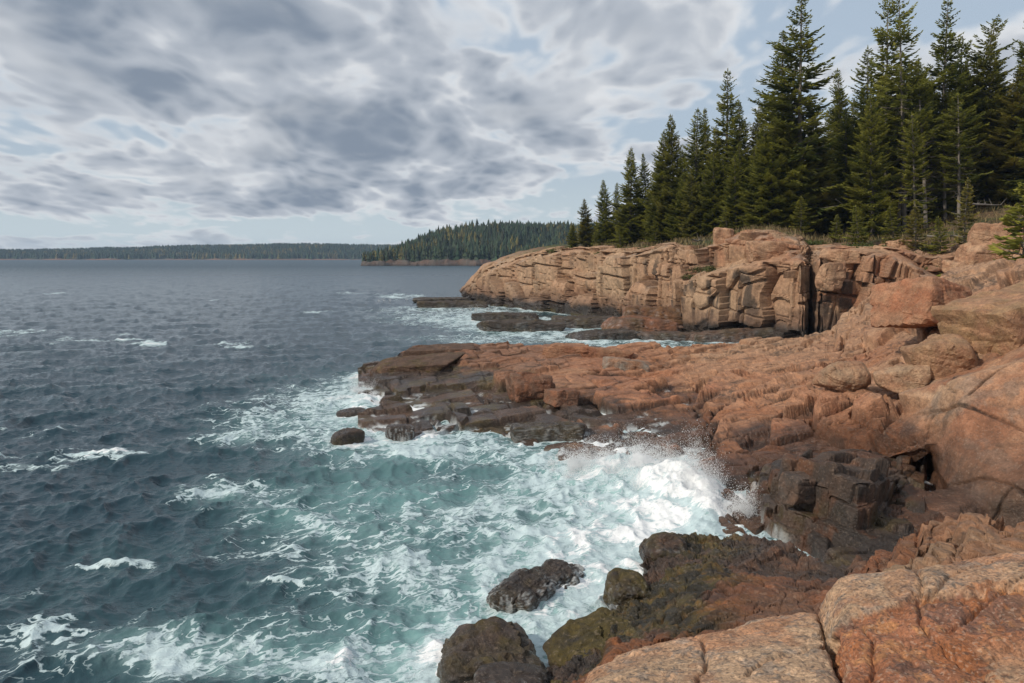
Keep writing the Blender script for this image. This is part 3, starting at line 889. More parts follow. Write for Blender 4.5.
# ------------------------------------------------------------------ the sea
def ocean(N, L, ang, lam, seed, spread=2.0, small=.02):
    rg = np.random.RandomState(seed)
    k1 = np.fft.fftfreq(N, L / N) * 2 * math.pi
    kx, ky = np.meshgrid(k1, k1, indexing='ij')
    k = np.hypot(kx, ky)
    k[0, 0] = 1e-6
    kp = 2 * math.pi / lam
    c = (kx * math.cos(ang) + ky * math.sin(ang)) / k
    S = np.exp(-1.1 * (kp / k) ** 2) / k ** 3.6 * (np.abs(c) ** spread + .06) * np.where(c < 0, .25, 1) * np.exp(-(k * lam * small) ** 2)
    S[0, 0] = 0
    h = np.sqrt(S) * (rg.normal(size=(N, N)) + 1j * rg.normal(size=(N, N)))
    out = [np.fft.ifft2(h).real, np.fft.ifft2(-1j * kx / k * h).real, np.fft.ifft2(-1j * ky / k * h).real]
    s = out[0].std()
    return [o / s for o in out], L, N


def tile(oc, x, y, a=0.0):
    (arrs, L, N) = oc
    ca, sa = math.cos(a), math.sin(a)
    u, v = (x * ca + y * sa) / L * N, (-x * sa + y * ca) / L * N
    i, j = np.floor(u).astype(int), np.floor(v).astype(int)
    fu, fv = u - i, v - j
    i0, i1, j0, j1 = i % N, (i + 1) % N, j % N, (j + 1) % N
    r = [A[i0, j0] * (1 - fu) * (1 - fv) + A[i1, j0] * fu * (1 - fv) + A[i0, j1] * (1 - fu) * fv + A[i1, j1] * fu * fv for A in arrs]
    return r[0], r[1] * ca - r[2] * sa, r[1] * sa + r[2] * ca


pys = [256.8, 257.2, 257.6, 258.0]
while pys[-1] < 790:
    pys.append(pys[-1] + min(.55 + max(0, pys[-1] - 262) * .006, .95))
pxs = np.concatenate([np.arange(-1500, -120, 18.), np.arange(-120, 1060, 1.15), np.arange(1060, 2500, 18.)])
Yr = EYE * F / (np.array(pys) - HY)
Yr = Yr[::-1]
gx, gY = np.meshgrid((pxs - 512) / F, Yr, indexing='ij')
X, Y = (gx * gY).ravel(), gY.ravel()
nx, ny = gx.shape
PX, PY = 512 + X / Y * F, HY + EYE / Y * F
# shoreline distance on a quarter metre map
RP = np.concatenate(ALL_ROCK)
gc, ox, oy = .2, -24., 9.
mx, my = 290, 460
occ = np.zeros((mx, my), bool)
edge_far = np.zeros((mx, my))
edge_far[0] = edge_far[-1] = edge_far[:, 0] = edge_far[:, -1] = 99
ok = RP[:, 2] > .0
ii, jj = ((RP[ok, 0] - ox) / gc).astype(int), ((RP[ok, 1] - oy) / gc).astype(int)
g = (ii >= 0) & (ii < mx) & (jj >= 0) & (jj < my)
occ[ii[g], jj[g]] = True
dist = np.where(occ, 0, 99.)
for it in range(36):
    for (di, dj, w) in ((1, 0, gc), (-1, 0, gc), (0, 1, gc), (0, -1, gc), (1, 1, gc * 1.414), (-1, 1, gc * 1.414), (1, -1, gc * 1.414), (-1, -1, gc * 1.414)):
        dist = np.maximum(np.minimum(dist, np.roll(np.roll(dist, di, 0), dj, 1) + w), edge_far)
fi, fj = np.clip((X - ox) / gc, 0, mx - 1.01), np.clip((Y - oy) / gc, 0, my - 1.01)
SD = dist[fi.astype(int), fj.astype(int)]
inside = (X > ox) & (X < ox + mx * gc) & (Y > oy) & (Y < oy + my * gc)
SD = np.where(inside, SD, 99)


# patches of foam (column, row, half width, half height, foam, cloudiness) as seen on the flat sea
BL = [(430, 490, 120, 45, .10, .8), (545, 535, 100, 55, .05, .8), (335, 425, 80, 28, .25, .35), (430, 600, 130, 45, .1, .35),
      (600, 505, 80, 40, .5, .9), (300, 645, 170, 35, .10, .3), (660, 490, 60, 38, 1.1, .6), (575, 470, 60, 22, .6, .7), (640, 540, 70, 40, .85, .5),
      (480, 535, 100, 40, .42, .4), (430, 447, 80, 13, .6, .5), (345, 405, 40, 22, .5, .4), (372, 398, 22, 14, .6, .2), (590, 590, 50, 45, .7, .4),
      (556, 640, 28, 40, .65, .4), (425, 665, 45, 40, .75, .4), (290, 655, 130, 22, .40, .2), (130, 650, 150, 22, .32, .1), (390, 575, 80, 22, .35, .1),
      (250, 497, 60, 14, .38, .25), (300, 520, 60, 14, .25, .3), (700, 525, 40, 22, .9, .2), (735, 515, 30, 16, .9, .2), (510, 575, 60, 25, .4, .3), (470, 625, 50, 22, .55, .3),
      (250, 430, 45, 12, .4, .3), (290, 405, 60, 14, .35, .3), (130, 562, 90, 25, .05, .12), (60, 600, 80, 20, .12, .1), (330, 550, 80, 20, .25, .2),
      (650, 346, 60, 5, .75, .3), (560, 332, 70, 8, .5, .3), (470, 313, 45, 6, .6, .2), (410, 297, 14, 1.8, 1.1, 0), (480, 322, 40, 6, .5, .3), (530, 321, 30, 2.2, .9, 0),
      (590, 338, 30, 3.5, .7, .2), (500, 306, 30, 2, .8, 0), (490, 340, 80, 6, .35, .3), (225, 348, 40, 3, .35, 0), (425, 320, 40, 5, .4, .2),
      (400, 310, 40, 3, .3, .1), (350, 293, 20, 1, .4, 0), (100, 340, 50, 2.5, .4, 0), (30, 332, 45, 2, .38, 0), (30, 460, 50, 6, .25, 0), (60, 425, 60, 5, .2, 0)]
foam, aer = np.zeros(len(X)), np.zeros(len(X))
P0 = np.stack([X, Y, X * 0], 1)
near = Y < 140
Pn = P0[near]
wx, wy = np.zeros(len(X)), np.zeros(len(X))
wx[near] = fbm(Pn, 3.5, 4, 301) * 26 + fbm(Pn, 1.0, 3, 303) * 7
wy[near] = (fbm(Pn, 3.5, 4, 302) * 12 + fbm(Pn, 1.0, 3, 304) * 3) * np.clip((PY[near] - 256) / 200, .06, 1)
for (bx, by, rx, ry, f_, a_) in BL:
    q = ((PX + wx - bx) / rx) ** 2 + ((PY + wy - by) / ry) ** 2
    e = np.exp(-q)
    foam = foam + f_ * e
    aer = aer + a_ * e
foam = 1.05 * (1 - np.exp(-foam / 1.0))
n_sh = np.zeros(len(X))
n_sh[near] = fbm(Pn, 1.4, 4, 311)
sh = np.exp(-np.clip(SD + .5 * n_sh, 0, 99) / .4)
foam = np.maximum(foam, sh * .8)
foam = foam + .12 * np.exp(-SD / 1.6) * (Y < 120)
aer[near] *= np.clip(.72 + .75 * fbm(Pn, 4.5, 4, 331), .15, 1.25)
aer = np.clip(.92 * aer + .3 * np.exp(-SD / 2.0), 0, 1)
# small white horses
CAPS = [(118, 567, 46, 3.4, 1.25), (148, 344, 15, 2.2, 1.1), (118, 340, 30, 1.0, .9), (112, 458, 40, 2.6, 1.0), (90, 463, 40, 2.0, .7), (232, 349, 14, 1.3, .8), (234, 495, 26, 3.0, .9),
        (330, 470, 30, 2.0, .6), (45, 470, 40, 2.0, .6), (275, 583, 40, 2.5, .7), (20, 331, 26, .8, .7), (315, 312, 14, .8, .7), (60, 293, 12, .6, .5), (210, 300, 10, .5, .4)]
cap = np.zeros(len(X))
for (bx, by, rx, ry, f_) in CAPS:
    q = ((PX + wx * .5 - bx) / rx) ** 2 + ((PY + wy * .35 - by) / ry) ** 2
    cap = np.maximum(cap, .86 * f_ * np.exp(-q * q))
foam = np.maximum(foam, cap)

ANG = math.radians(-62)
o1 = ocean(512, 97., ANG, 5.2, 5, small=.03)
o2 = ocean(512, 31., ANG + .35, 2.1, 6, 1.2, small=.03)
o3 = ocean(256, 8.3, ANG - .3, .8, 7, .8, small=.04)
h1, dx1, dy1 = tile(o1, X, Y)
h2, dx2, dy2 = tile(o2, X, Y, .5)
h3, dx3, dy3 = tile(o3, X, Y, 1.1)
calm = sst(0.0, 2.5, SD) * .7 + .3
a1 = .088 * calm
a2 = .040 * (.4 + .6 * calm) * sst(420, 90, Y)
a3 = .023 * sst(90, 30, Y)
h1 = 1.7 * np.tanh(h1 / 1.7)
Z = a1 * h1 + a2 * h2 + a3 * h3
DX = -(a1 * dx1 + a2 * dx2) * .8 - a3 * dx3 * .6
DY = -(a1 * dy1 + a2 * dy2) * .8 - a3 * dy3 * .6
# crests that carry a white horse stand up a little
Z = Z + cap * .05
# the breaker thrown against the ledge, and churned foam
brk = np.zeros(len(X))
for (bx, by, rx, ry, a) in [(684, 498, 34, 17, .62), (655, 490, 40, 14, .50), (610, 474, 40, 10, .32), (706, 518, 15, 16, .40), (365, 405, 14, 10, .35), (640, 470, 40, 7, .35)]:
    brk = brk + a * np.exp(-(((PX + .3 * wx - bx) / rx) ** 2 + ((PY + .3 * wy - by) / ry) ** 2))
lump = np.zeros(len(X))
m = near & (foam > .15)
lump[m] = 1 - np.abs(fbm(P0[m], .7, 4, 321, .5))
Z = Z + brk * (.52 + .42 * lump) + np.clip(foam, 0, 1) * .06 * lump * calm
foam = np.minimum(foam, .86)
foam = np.maximum(foam, np.clip(brk * 2.3, 0, 1.1))
# steep fronts of waves in the surf are clear blue green; crests foam
aer = np.clip(aer + .06 * np.clip(h1 - .6, 0, 2) * (Y < 60), 0, 1)
foam = foam + np.clip(foam, 0, .5) * .25 * np.clip(h2, -1, 1.5)
V = np.stack([X + DX, Y + DY, Z], 1)
idx = np.arange(nx * ny).reshape(nx, ny)
Fq = np.stack([idx[:-1, :-1], idx[1:, :-1], idx[1:, 1:], idx[:-1, 1:]], -1).reshape(-1, 4)

WATER, t = new_mat('sea_water')
pos = t.n('ShaderNodeNewGeometry').outputs['Position']
fo = t.n('ShaderNodeAttribute', attribute_name='foam').outputs['Fac']
ae = t.n('ShaderNodeAttribute', attribute_name='aer').outputs['Fac']
flat = t.vm('MULTIPLY', pos, (1, 1, .25))
rotv = t.n('ShaderNodeVectorRotate', {'Vector': flat, 'Angle': math.radians(-24)}, rotation_type='Z_AXIS').outputs[0]
st = t.vm('MULTIPLY', rotv, (.62, 1.0, 1))
w1 = t.scale(t.vm('SUBTRACT', t.noise(st, .55, 5, .6, out=1), (.5, .5, .5)), 1.9)
w2 = t.scale(t.vm('SUBTRACT', t.noise(st, 2.2, 4, .6, out=1), (.5, .5, .5)), .55)
wv = t.vm('ADD', t.vm('ADD', st, w1), w2)


def lace(scale, wid):
    v = t.n('ShaderNodeTexVoronoi', {'Vector': wv, 'Scale': scale}, feature='DISTANCE_TO_EDGE').outputs['Distance']
    return t.mr(v, 0, wid, 1, 0, False)


def veins(scale, det, width, vec=None):
    """a net of thin foam threads that thicken as the foam gets denser"""
    v = t.m('ABSOLUTE', t.m('SUBTRACT', t.noise(vec or wv, scale, det, .5), .5))
    w = t.m('MULTIPLY', fo, width)
    return t.mr(t.m('DIVIDE', v, t.m('ADD', w, .0001)), .55, 1.0, 1, 0, False)


fine = t.noise(wv, 7, 5, .65)
big = t.noise(st, .45, 4, .6)
fo = t.m('MULTIPLY', fo, t.mr(big, .3, .68, .55, 1.35, False))
n1, n2, n3 = veins(.62, 4, .075), veins(1.5, 3, .10), veins(3.6, 3, .125)
net = t.m('MAXIMUM', n1, t.m('MAXIMUM', t.m('MULTIPLY', n2, t.mr(fo, .1, .35)), t.m('MULTIPLY', n3, t.mr(fo, .3, .65))))
solid = t.mr(t.m('ADD', t.m('MULTIPLY', fo, .9), t.m('ADD', t.m('MULTIPLY', t.m('SUBTRACT', fine, .5), .8), t.m('MULTIPLY', t.m('SUBTRACT', t.noise(wv, 1.6, 5, .6), .5), 1.0))), .70, .88)
gate = t.mr(fo, .03, .14)
mask = t.m('MULTIPLY', t.m('MAXIMUM', net, solid), gate)
mask = t.m('MULTIPLY', mask, t.mr(fine, .22, .45, .55, 1.0))
lev = t.m('ADD', t.m('MULTIPLY', solid, .6), t.m('ADD', t.m('MULTIPLY', net, .5), t.m('SUBTRACT', fine, .1)))
thin = t.m('MULTIPLY', t.mr(t.m('ADD', fo, t.m('MULTIPLY', t.m('SUBTRACT', fine, .5), .6)), .1, .9), gate)
deep = t.mix(t.noise(pos, .03, 3, .5), (.013, .036, .052), (.020, .050, .068))
turq = t.mix(t.noise(st, .8, 4, .6), (.10, .25, .25), (.25, .43, .42))
base = t.mix(t.m('MULTIPLY', ae, .95), deep, turq)
base = t.mix(t.m('MULTIPLY', thin, t.m('ADD', .18, t.m('MULTIPLY', ae, .5))), base, (.45, .62, .61))
rp = t.noise(t.vm('MULTIPLY', rotv, (.8, 1, 1)), 2.6, 6, .6)
rp2 = t.noise(t.vm('MULTIPLY', rotv, (.7, 1, 1)), .35, 5, .62)
hb = t.m('ADD', t.m('MULTIPLY', rp, .09), t.m('MULTIPLY', rp2, .42))
bump = t.n('ShaderNodeBump', {'Height': hb, 'Strength': .7, 'Distance': 1.0})
wat = t.n('ShaderNodeBsdfPrincipled', {'Base Color': base, 'Roughness': t.m('ADD', t.m('MULTIPLY', ae, .15), t.mr(t.n('ShaderNodeSeparateXYZ', {0: pos}).outputs[1], 40, 500, .12, .42, False)), 'IOR': 1.333, 'Normal': bump})
fb = t.n('ShaderNodeBump', {'Height': t.m('ADD', t.m('MULTIPLY', fine, .6), t.m('MULTIPLY', mask, .5)), 'Strength': .7, 'Distance': .10})
fm = t.n('ShaderNodeBsdfPrincipled', {'Base Color': t.mix(t.mr(lev, .95, 1.5, 0, 1, False), (.52, .64, .66), (.88, .89, .89)), 'Roughness': .75, 'Normal': fb})
sh_ = t.n('ShaderNodeMixShader', {0: mask, 1: wat, 2: fm})
t.n('ShaderNodeOutputMaterial', {'Surface': sh_})

sea = mesh_np('sea', V, Fq, WATER, smooth=True, floats={'foam': foam, 'aer': aer})
tag(sea, 'choppy slate blue sea with turquoise and white surf against the rocks', 'sea', kind='structure')

# ------------------------------------------------------------------ spray of the breaker: drops of many sizes
SPRAY, t = new_mat('spray')
d = t.n('ShaderNodeBsdfDiffuse', {'Color': (.93, .94, .95, 1)})
tr = t.n('ShaderNodeBsdfTranslucent', {'Color': (.93, .94, .95, 1)})
t.n('ShaderNodeOutputMaterial', {'Surface': t.n('ShaderNodeMixShader', {0: .25, 1: d, 2: tr})})
OCT = np.array([(1, 0, 0), (-1, 0, 0), (0, 1, 0), (0, -1, 0), (0, 0, 1), (0, 0, -1)], float)
OF = np.array([(0, 2, 4), (2, 1, 4), (1, 3, 4), (3, 0, 4), (2, 0, 5), (1, 2, 5), (3, 1, 5), (0, 3, 5)])


def spray(name, jets, seed, label):
    rg = np.random.RandomState(seed)
    Ps, Rs = [], []
    for (px, py, Yc, sx, sy, hgt, n, lean) in jets:
        # each jet is a cluster of ragged fingers of drops
        k = max(6, n // 260)
        bx, by = (px - 512) / F * Yc, Yc
        fx, fy = rg.normal(0, sx * 1.15, k), rg.normal(0, sy, k)
        fh = 1.6 * hgt * rg.beta(1.8, 2.2, k) * np.exp(-.5 * (fx / sx / 1.4) ** 2) * 1.25
        fid = rg.randint(0, k, n)
        tt = rg.beta(.85, 1.9, n)
        wdt = .05 + .15 * tt
        x = bx + fx[fid] + lean * tt * fh[fid] + rg.normal(0, 1, n) * wdt
        y = by + fy[fid] + rg.normal(0, 1, n) * wdt
        z = .05 + tt * fh[fid] + rg.normal(0, .05, n)
        r = (.005 + .021 * rg.beta(.8, 5.0, n)) * (1.2 - .7 * tt)
        Ps.append(np.stack([x, y, z], 1))
        Rs.append(r)
    Pc, R = np.concatenate(Ps), np.concatenate(Rs)
    # fine mist among the drops
    q = rg.randint(0, len(Pc), int(len(Pc) * 1.5))
    Pc = np.concatenate([Pc, Pc[q] + rg.normal(0, .07, (len(q), 3)) + np.array((0, 0, .05))])
    R = np.concatenate([R, rg.uniform(.004, .0085, len(q))])
    n = len(Pc)
    jit = rg.uniform(.6, 1.4, (n, 6, 1))
    V = Pc[:, None, :] + OCT[None] * R[:, None, None] * jit
    Fq = (OF[None] + 6 * np.arange(n)[:, None, None]).reshape(-1, 3)
    o = mesh_np(name, V.reshape(-1, 3), Fq, SPRAY, smooth=True, tri=True)
    return tag(o, label, 'spray', kind='stuff')


spray('wave_spray', [(694, 508, 21.8, .40, .5, 1.2, 14000, .05), (670, 498, 22.3, .45, .5, 1.1, 15000, .0), (636, 487, 23.0, .55, .5, 1.0, 14000, .0),
                     (600, 478, 24.0, .55, .4, .75, 7500, 0), (572, 470, 24.6, .35, .3, .45, 2600, 0), (708, 528, 20.4, .2, .4, .7, 4200, .1), (745, 520, 19.7, .2, .25, .6, 3800, .1), (655, 470, 24.6, .8, .3, .75, 5000, .1)],
      5, 'white spray bursting up where the breaker hits the red ledge')
spray('wave_spray', [(362, 402, 35.6, .35, .5, .5, 2000, .1), (372, 394, 37.5, .3, .4, .5, 1600, .1), (354, 394, 38, .3, .3, .35, 1000, 0)], 6, 'small burst of spray at the seaward end of the ledge')
spray('wave_spray', [(405, 299, 116, 1.4, .5, .9, 900, 0), (480, 312, 95, 1.2, .4, .9, 800, 0)], 8, 'white splash on the far reefs at the headland tip')
# ------------------------------------------------------------------ spruces
BARK, t = new_mat('bark')
pos = t.n('ShaderNodeTexCoord').outputs['Object']
c = t.mix(t.noise(t.vm('MULTIPLY', pos, (6, 6, 1.2)), 2.0, 4, .6), (.10, .085, .07), (.30, .26, .22))
t.n('ShaderNodeOutputMaterial', {'Surface': t.n('ShaderNodeBsdfPrincipled', {'Base Color': c, 'Roughness': .9})})

NEEDLE, t = new_mat('needles')
tint = t.n('ShaderNodeAttribute', attribute_name='tint').outputs['Fac']
rnd = t.n('ShaderNodeObjectInfo').outputs['Random']
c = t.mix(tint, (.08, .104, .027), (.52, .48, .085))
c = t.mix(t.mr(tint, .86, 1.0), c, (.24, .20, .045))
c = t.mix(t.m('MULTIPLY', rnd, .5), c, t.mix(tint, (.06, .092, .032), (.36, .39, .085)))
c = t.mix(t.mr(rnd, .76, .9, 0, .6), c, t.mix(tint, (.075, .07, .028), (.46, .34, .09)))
d = t.n('ShaderNodeBsdfPrincipled', {'Base Color': c, 'Roughness': .65})
d.inputs['Specular IOR Level'].default_value = .2
tr = t.n('ShaderNodeBsdfTranslucent', {'Color': t.mix(.5, c, (.14, .16, .02))})
t.n('ShaderNodeOutputMaterial', {'Surface': t.n('ShaderNodeMixShader', {0: .38, 1: d, 2: tr})})


def tube(Vs, Fs, pts, rads, n=5):
    b = len(Vs)
    for i, (p, r) in enumerate(zip(pts, rads)):
        p = Vector(p)
        d = (Vector(pts[min(i + 1, len(pts) - 1)]) - Vector(pts[max(i - 1, 0)])).normalized()
        a = d.orthogonal().normalized()
        e = d.cross(a)
        for k in range(n):
            q = 2 * math.pi * k / n
            Vs.append(tuple(p + a * (math.cos(q) * r) + e * (math.sin(q) * r)))
    for i in range(len(pts) - 1):
        for k in range(n):
            Fs.append((b + i * n + k, b + i * n + (k + 1) % n, b + (i + 1) * n + (k + 1) % n, b + (i + 1) * n + k))


def spruce_meshes(seed, H=15.0, Lm=2.3, base=.06, lev=.34, per=5, prof=.8, gap=0.0, dead=.0, droop=.28, lean=0.0, up=.12, bright=.4, dens=1.0):
    rg = random.Random(seed)
    TV, TF, CV, CF, CT = [], [], [], [], []
    ph = rg.uniform(0, 6)

    def axis(z):
        q = z / H
        return Vector((lean * H * q ** 2.2 + .05 * math.sin(q * 5 + ph), .05 * math.cos(q * 4 + ph), z))
    zs = [H * i / 12 for i in range(13)]
    tube(TV, TF, [axis(z) - Vector((0, 0, .4 if z == 0 else 0)) for z in zs], [(.012 * H * (1 - z / H) ** .85 + .012) for z in zs], 7)

    def quad(p, q, w, up_, tn):
        d = q - p
        s = d.cross(up_)
        if s.length < 1e-4:
            return
        s = s.normalized() * w
        b = len(CV)
        m = p + d * .45
        CV.extend((tuple(p), tuple(m + s), tuple(q), tuple(m - s)))
        CF.append((b, b + 1, b + 2, b + 3))
        CT.extend((tn,) * 4)

    z = H * base
    az = rg.uniform(0, 6)
    while z < H * .985:
        q = z / H
        u = (q - base) / (1 - base)
        prf = (1 - u) ** prof * (.62 + .38 * min(1, u / .18)) + .02
        n = per if q < .85 else 4
        skip = rg.random() < gap
        for b in range(n):
            az += 2 * math.pi / n + rg.uniform(-.35, .35)
            L = Lm * prf * rg.uniform(.52, 1.25) * (1 + .16 * math.sin(2 * az + ph + q * 9))
            if rg.random() < .06:
                L *= 1.3
            if rg.random() < gap * .8 or (skip and rg.random() < .6):
                continue
            tn = min(1, max(0, rg.gauss(bright, .2)))
            dr = droop * (1 - .9 * u)
            upk = up + .55 * u * u
            o = axis(z + rg.uniform(-.1, .1))
            dh = Vector((math.cos(az), math.sin(az), 0))

            def sp(s):
                return o + dh * (L * s) + Vector((0, 0, L * (upk * s - dr * s * (1.7 - s) * 1.1 + .10 * s ** 3)))
            if rg.random() < dead * max(0, 1 - u * 2.0):
                pts = [sp(s) for s in (0, .35, .7, 1)]
                pts = [p + Vector((rg.uniform(-.1, .1), rg.uniform(-.1, .1), rg.uniform(-.12, .06))) for p in pts]
                pts[0] = o
                tube(TV, TF, pts, (.035, .025, .016, .006), 3)
                for e in range(3):
                    p = pts[1 + e % 3]
                    tube(TV, TF, [p, p + Vector((rg.uniform(-.5, .5), rg.uniform(-.5, .5), rg.uniform(-.35, .1)))], (.012, .004), 3)
                continue
            tube(TV, TF, [sp(s) for s in (0, .4, .8)], (.016 + .007 * L, .012 + .004 * L, .006), 3)
            ns = max(3, int(L / .15 * dens))
            for i in range(ns):
                s = .14 + .84 * (i + rg.random() * .6) / ns
                p = sp(s)
                fw = (sp(min(1, s + .08)) - sp(s - .08)).normalized()
                sd = fw.cross(Vector((0, 0, 1))).normalized()
                tl = (L * .36 * (1.04 - s) ** .75 + .13) * rg.uniform(.75, 1.2)
                for sg in (-1, 1):
                    d = (fw * rg.uniform(.5, .85) + sd * sg * rg.uniform(.6, 1.0) + Vector((0, 0, rg.uniform(-.38, .08)))).normalized()
                    e = p + d * tl
                    w = .045 + .055 * min(tl, 1)
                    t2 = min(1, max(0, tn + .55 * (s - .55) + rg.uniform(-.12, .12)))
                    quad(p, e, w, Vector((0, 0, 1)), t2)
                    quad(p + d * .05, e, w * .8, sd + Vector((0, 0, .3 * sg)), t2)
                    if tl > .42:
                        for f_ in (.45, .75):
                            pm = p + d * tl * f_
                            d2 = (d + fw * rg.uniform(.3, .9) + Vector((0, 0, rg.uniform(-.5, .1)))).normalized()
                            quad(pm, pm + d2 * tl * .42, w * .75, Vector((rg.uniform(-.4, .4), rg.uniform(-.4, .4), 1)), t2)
            quad(sp(.8), sp(1.08), .07, Vector((0, 0, 1)), min(1, tn + .15))
        z += lev * rg.uniform(.7, 1.3) * (1 - .45 * q)
    # leader
    top = axis(H)
    for i in range(5):
        a = rg.uniform(0, 6)
        quad(axis(H * .975), top + Vector((math.cos(a) * .05, math.sin(a) * .05, .12)), .045, Vector((math.cos(a), math.sin(a), 0)), bright)
    return (TV, TF), (CV, CF, CT)


def build_spruce(seed, **kw):
    (TV, TF), (CV, CF, CT) = spruce_meshes(seed, **kw)
    tr_ = mesh_np('trunk', TV, TF, BARK, smooth=True)
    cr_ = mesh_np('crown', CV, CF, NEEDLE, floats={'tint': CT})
    COL.objects.unlink(tr_)
    COL.objects.unlink(cr_)
    return tr_, cr_


KIND = {
    'full': [build_spruce(s, Lm=3.3, base=.03, gap=.05, bright=.45, lev=.3, dens=1.2) for s in (1, 2, 3)],
    'slim': [build_spruce(s, Lm=2.5, base=.05, prof=.74, bright=.4, lev=.32, dens=1.15) for s in (11, 12)],
    'layer': [build_spruce(s, Lm=2.9, base=.05, prof=.68, gap=.1, lev=.42, droop=.2, bright=.36, dead=.1, per=6) for s in (21, 22)],
    'old': [build_spruce(s, Lm=2.8, base=.12, prof=.56, gap=.16, lev=.4, dead=.6, bright=.5) for s in (31, 32)],
    'bare': [build_spruce(s, Lm=2.6, base=.2, prof=.46, gap=.25, lev=.42, dead=.85, bright=.5) for s in (41, 42)],
    'wind': [build_spruce(51, Lm=2.2, base=.25, prof=.4, gap=.3, lev=.42, dead=.6, lean=.14, bright=.45)],
    'young': [build_spruce(s, H=5.0, Lm=1.25, base=.02, lev=.24, prof=.85, bright=.55, droop=.15) for s in (61, 62)],
}
hv = np.empty(len(headland.data.vertices) * 3, np.float32)
headland.data.vertices.foreach_get('co', hv)
hv = hv.reshape(-1, 3)
lv = np.empty(len(ledge.data.vertices) * 3, np.float32)
ledge.data.vertices.foreach_get('co', lv)
lv = lv.reshape(-1, 3)


def ground(x, y, v=None):
    v = hv if v is None else v
    d = (v[:, 0] - x) ** 2 + (v[:, 1] - y) ** 2
    k = np.argsort(d)[:6]
    return float(v[k, 2].max() * .5 + v[k, 2].mean() * .5)


used = {}


def tree(kind, px, pytop, Y, label, wide=1.0, group='spruces on the headland', v=None, name='spruce_tree', rz=None):
    protos = KIND[kind]
    n = used.get(kind, 0)
    used[kind] = n + 1
    T, Cw = protos[n % len(protos)]
    x = (px - 512) / F * Y
    g = ground(x, Y, v)
    Hh = max(zat(pytop, Y) - g, 1.0)
    s = Hh / (5.0 if kind == 'young' else 15.0)
    r = empty(name, (x, Y, g - .05))
    w = s ** .75 * wide if kind != 'young' else s * wide
    r.scale = (w, w, s)
    r.rotation_euler = (.05 * math.sin(px * 1.7), .05 * math.sin(px * 2.3 + n), rz if rz is not None else (n * 2.399 + px * .37) % 6.283)
    tag(r, label, 'spruce', group)
    for o, nm in ((T, 'trunk'), (Cw, 'crown')):
        q = o.copy()
        q.name = nm
        COL.objects.link(q)
        q.parent = r
    return r


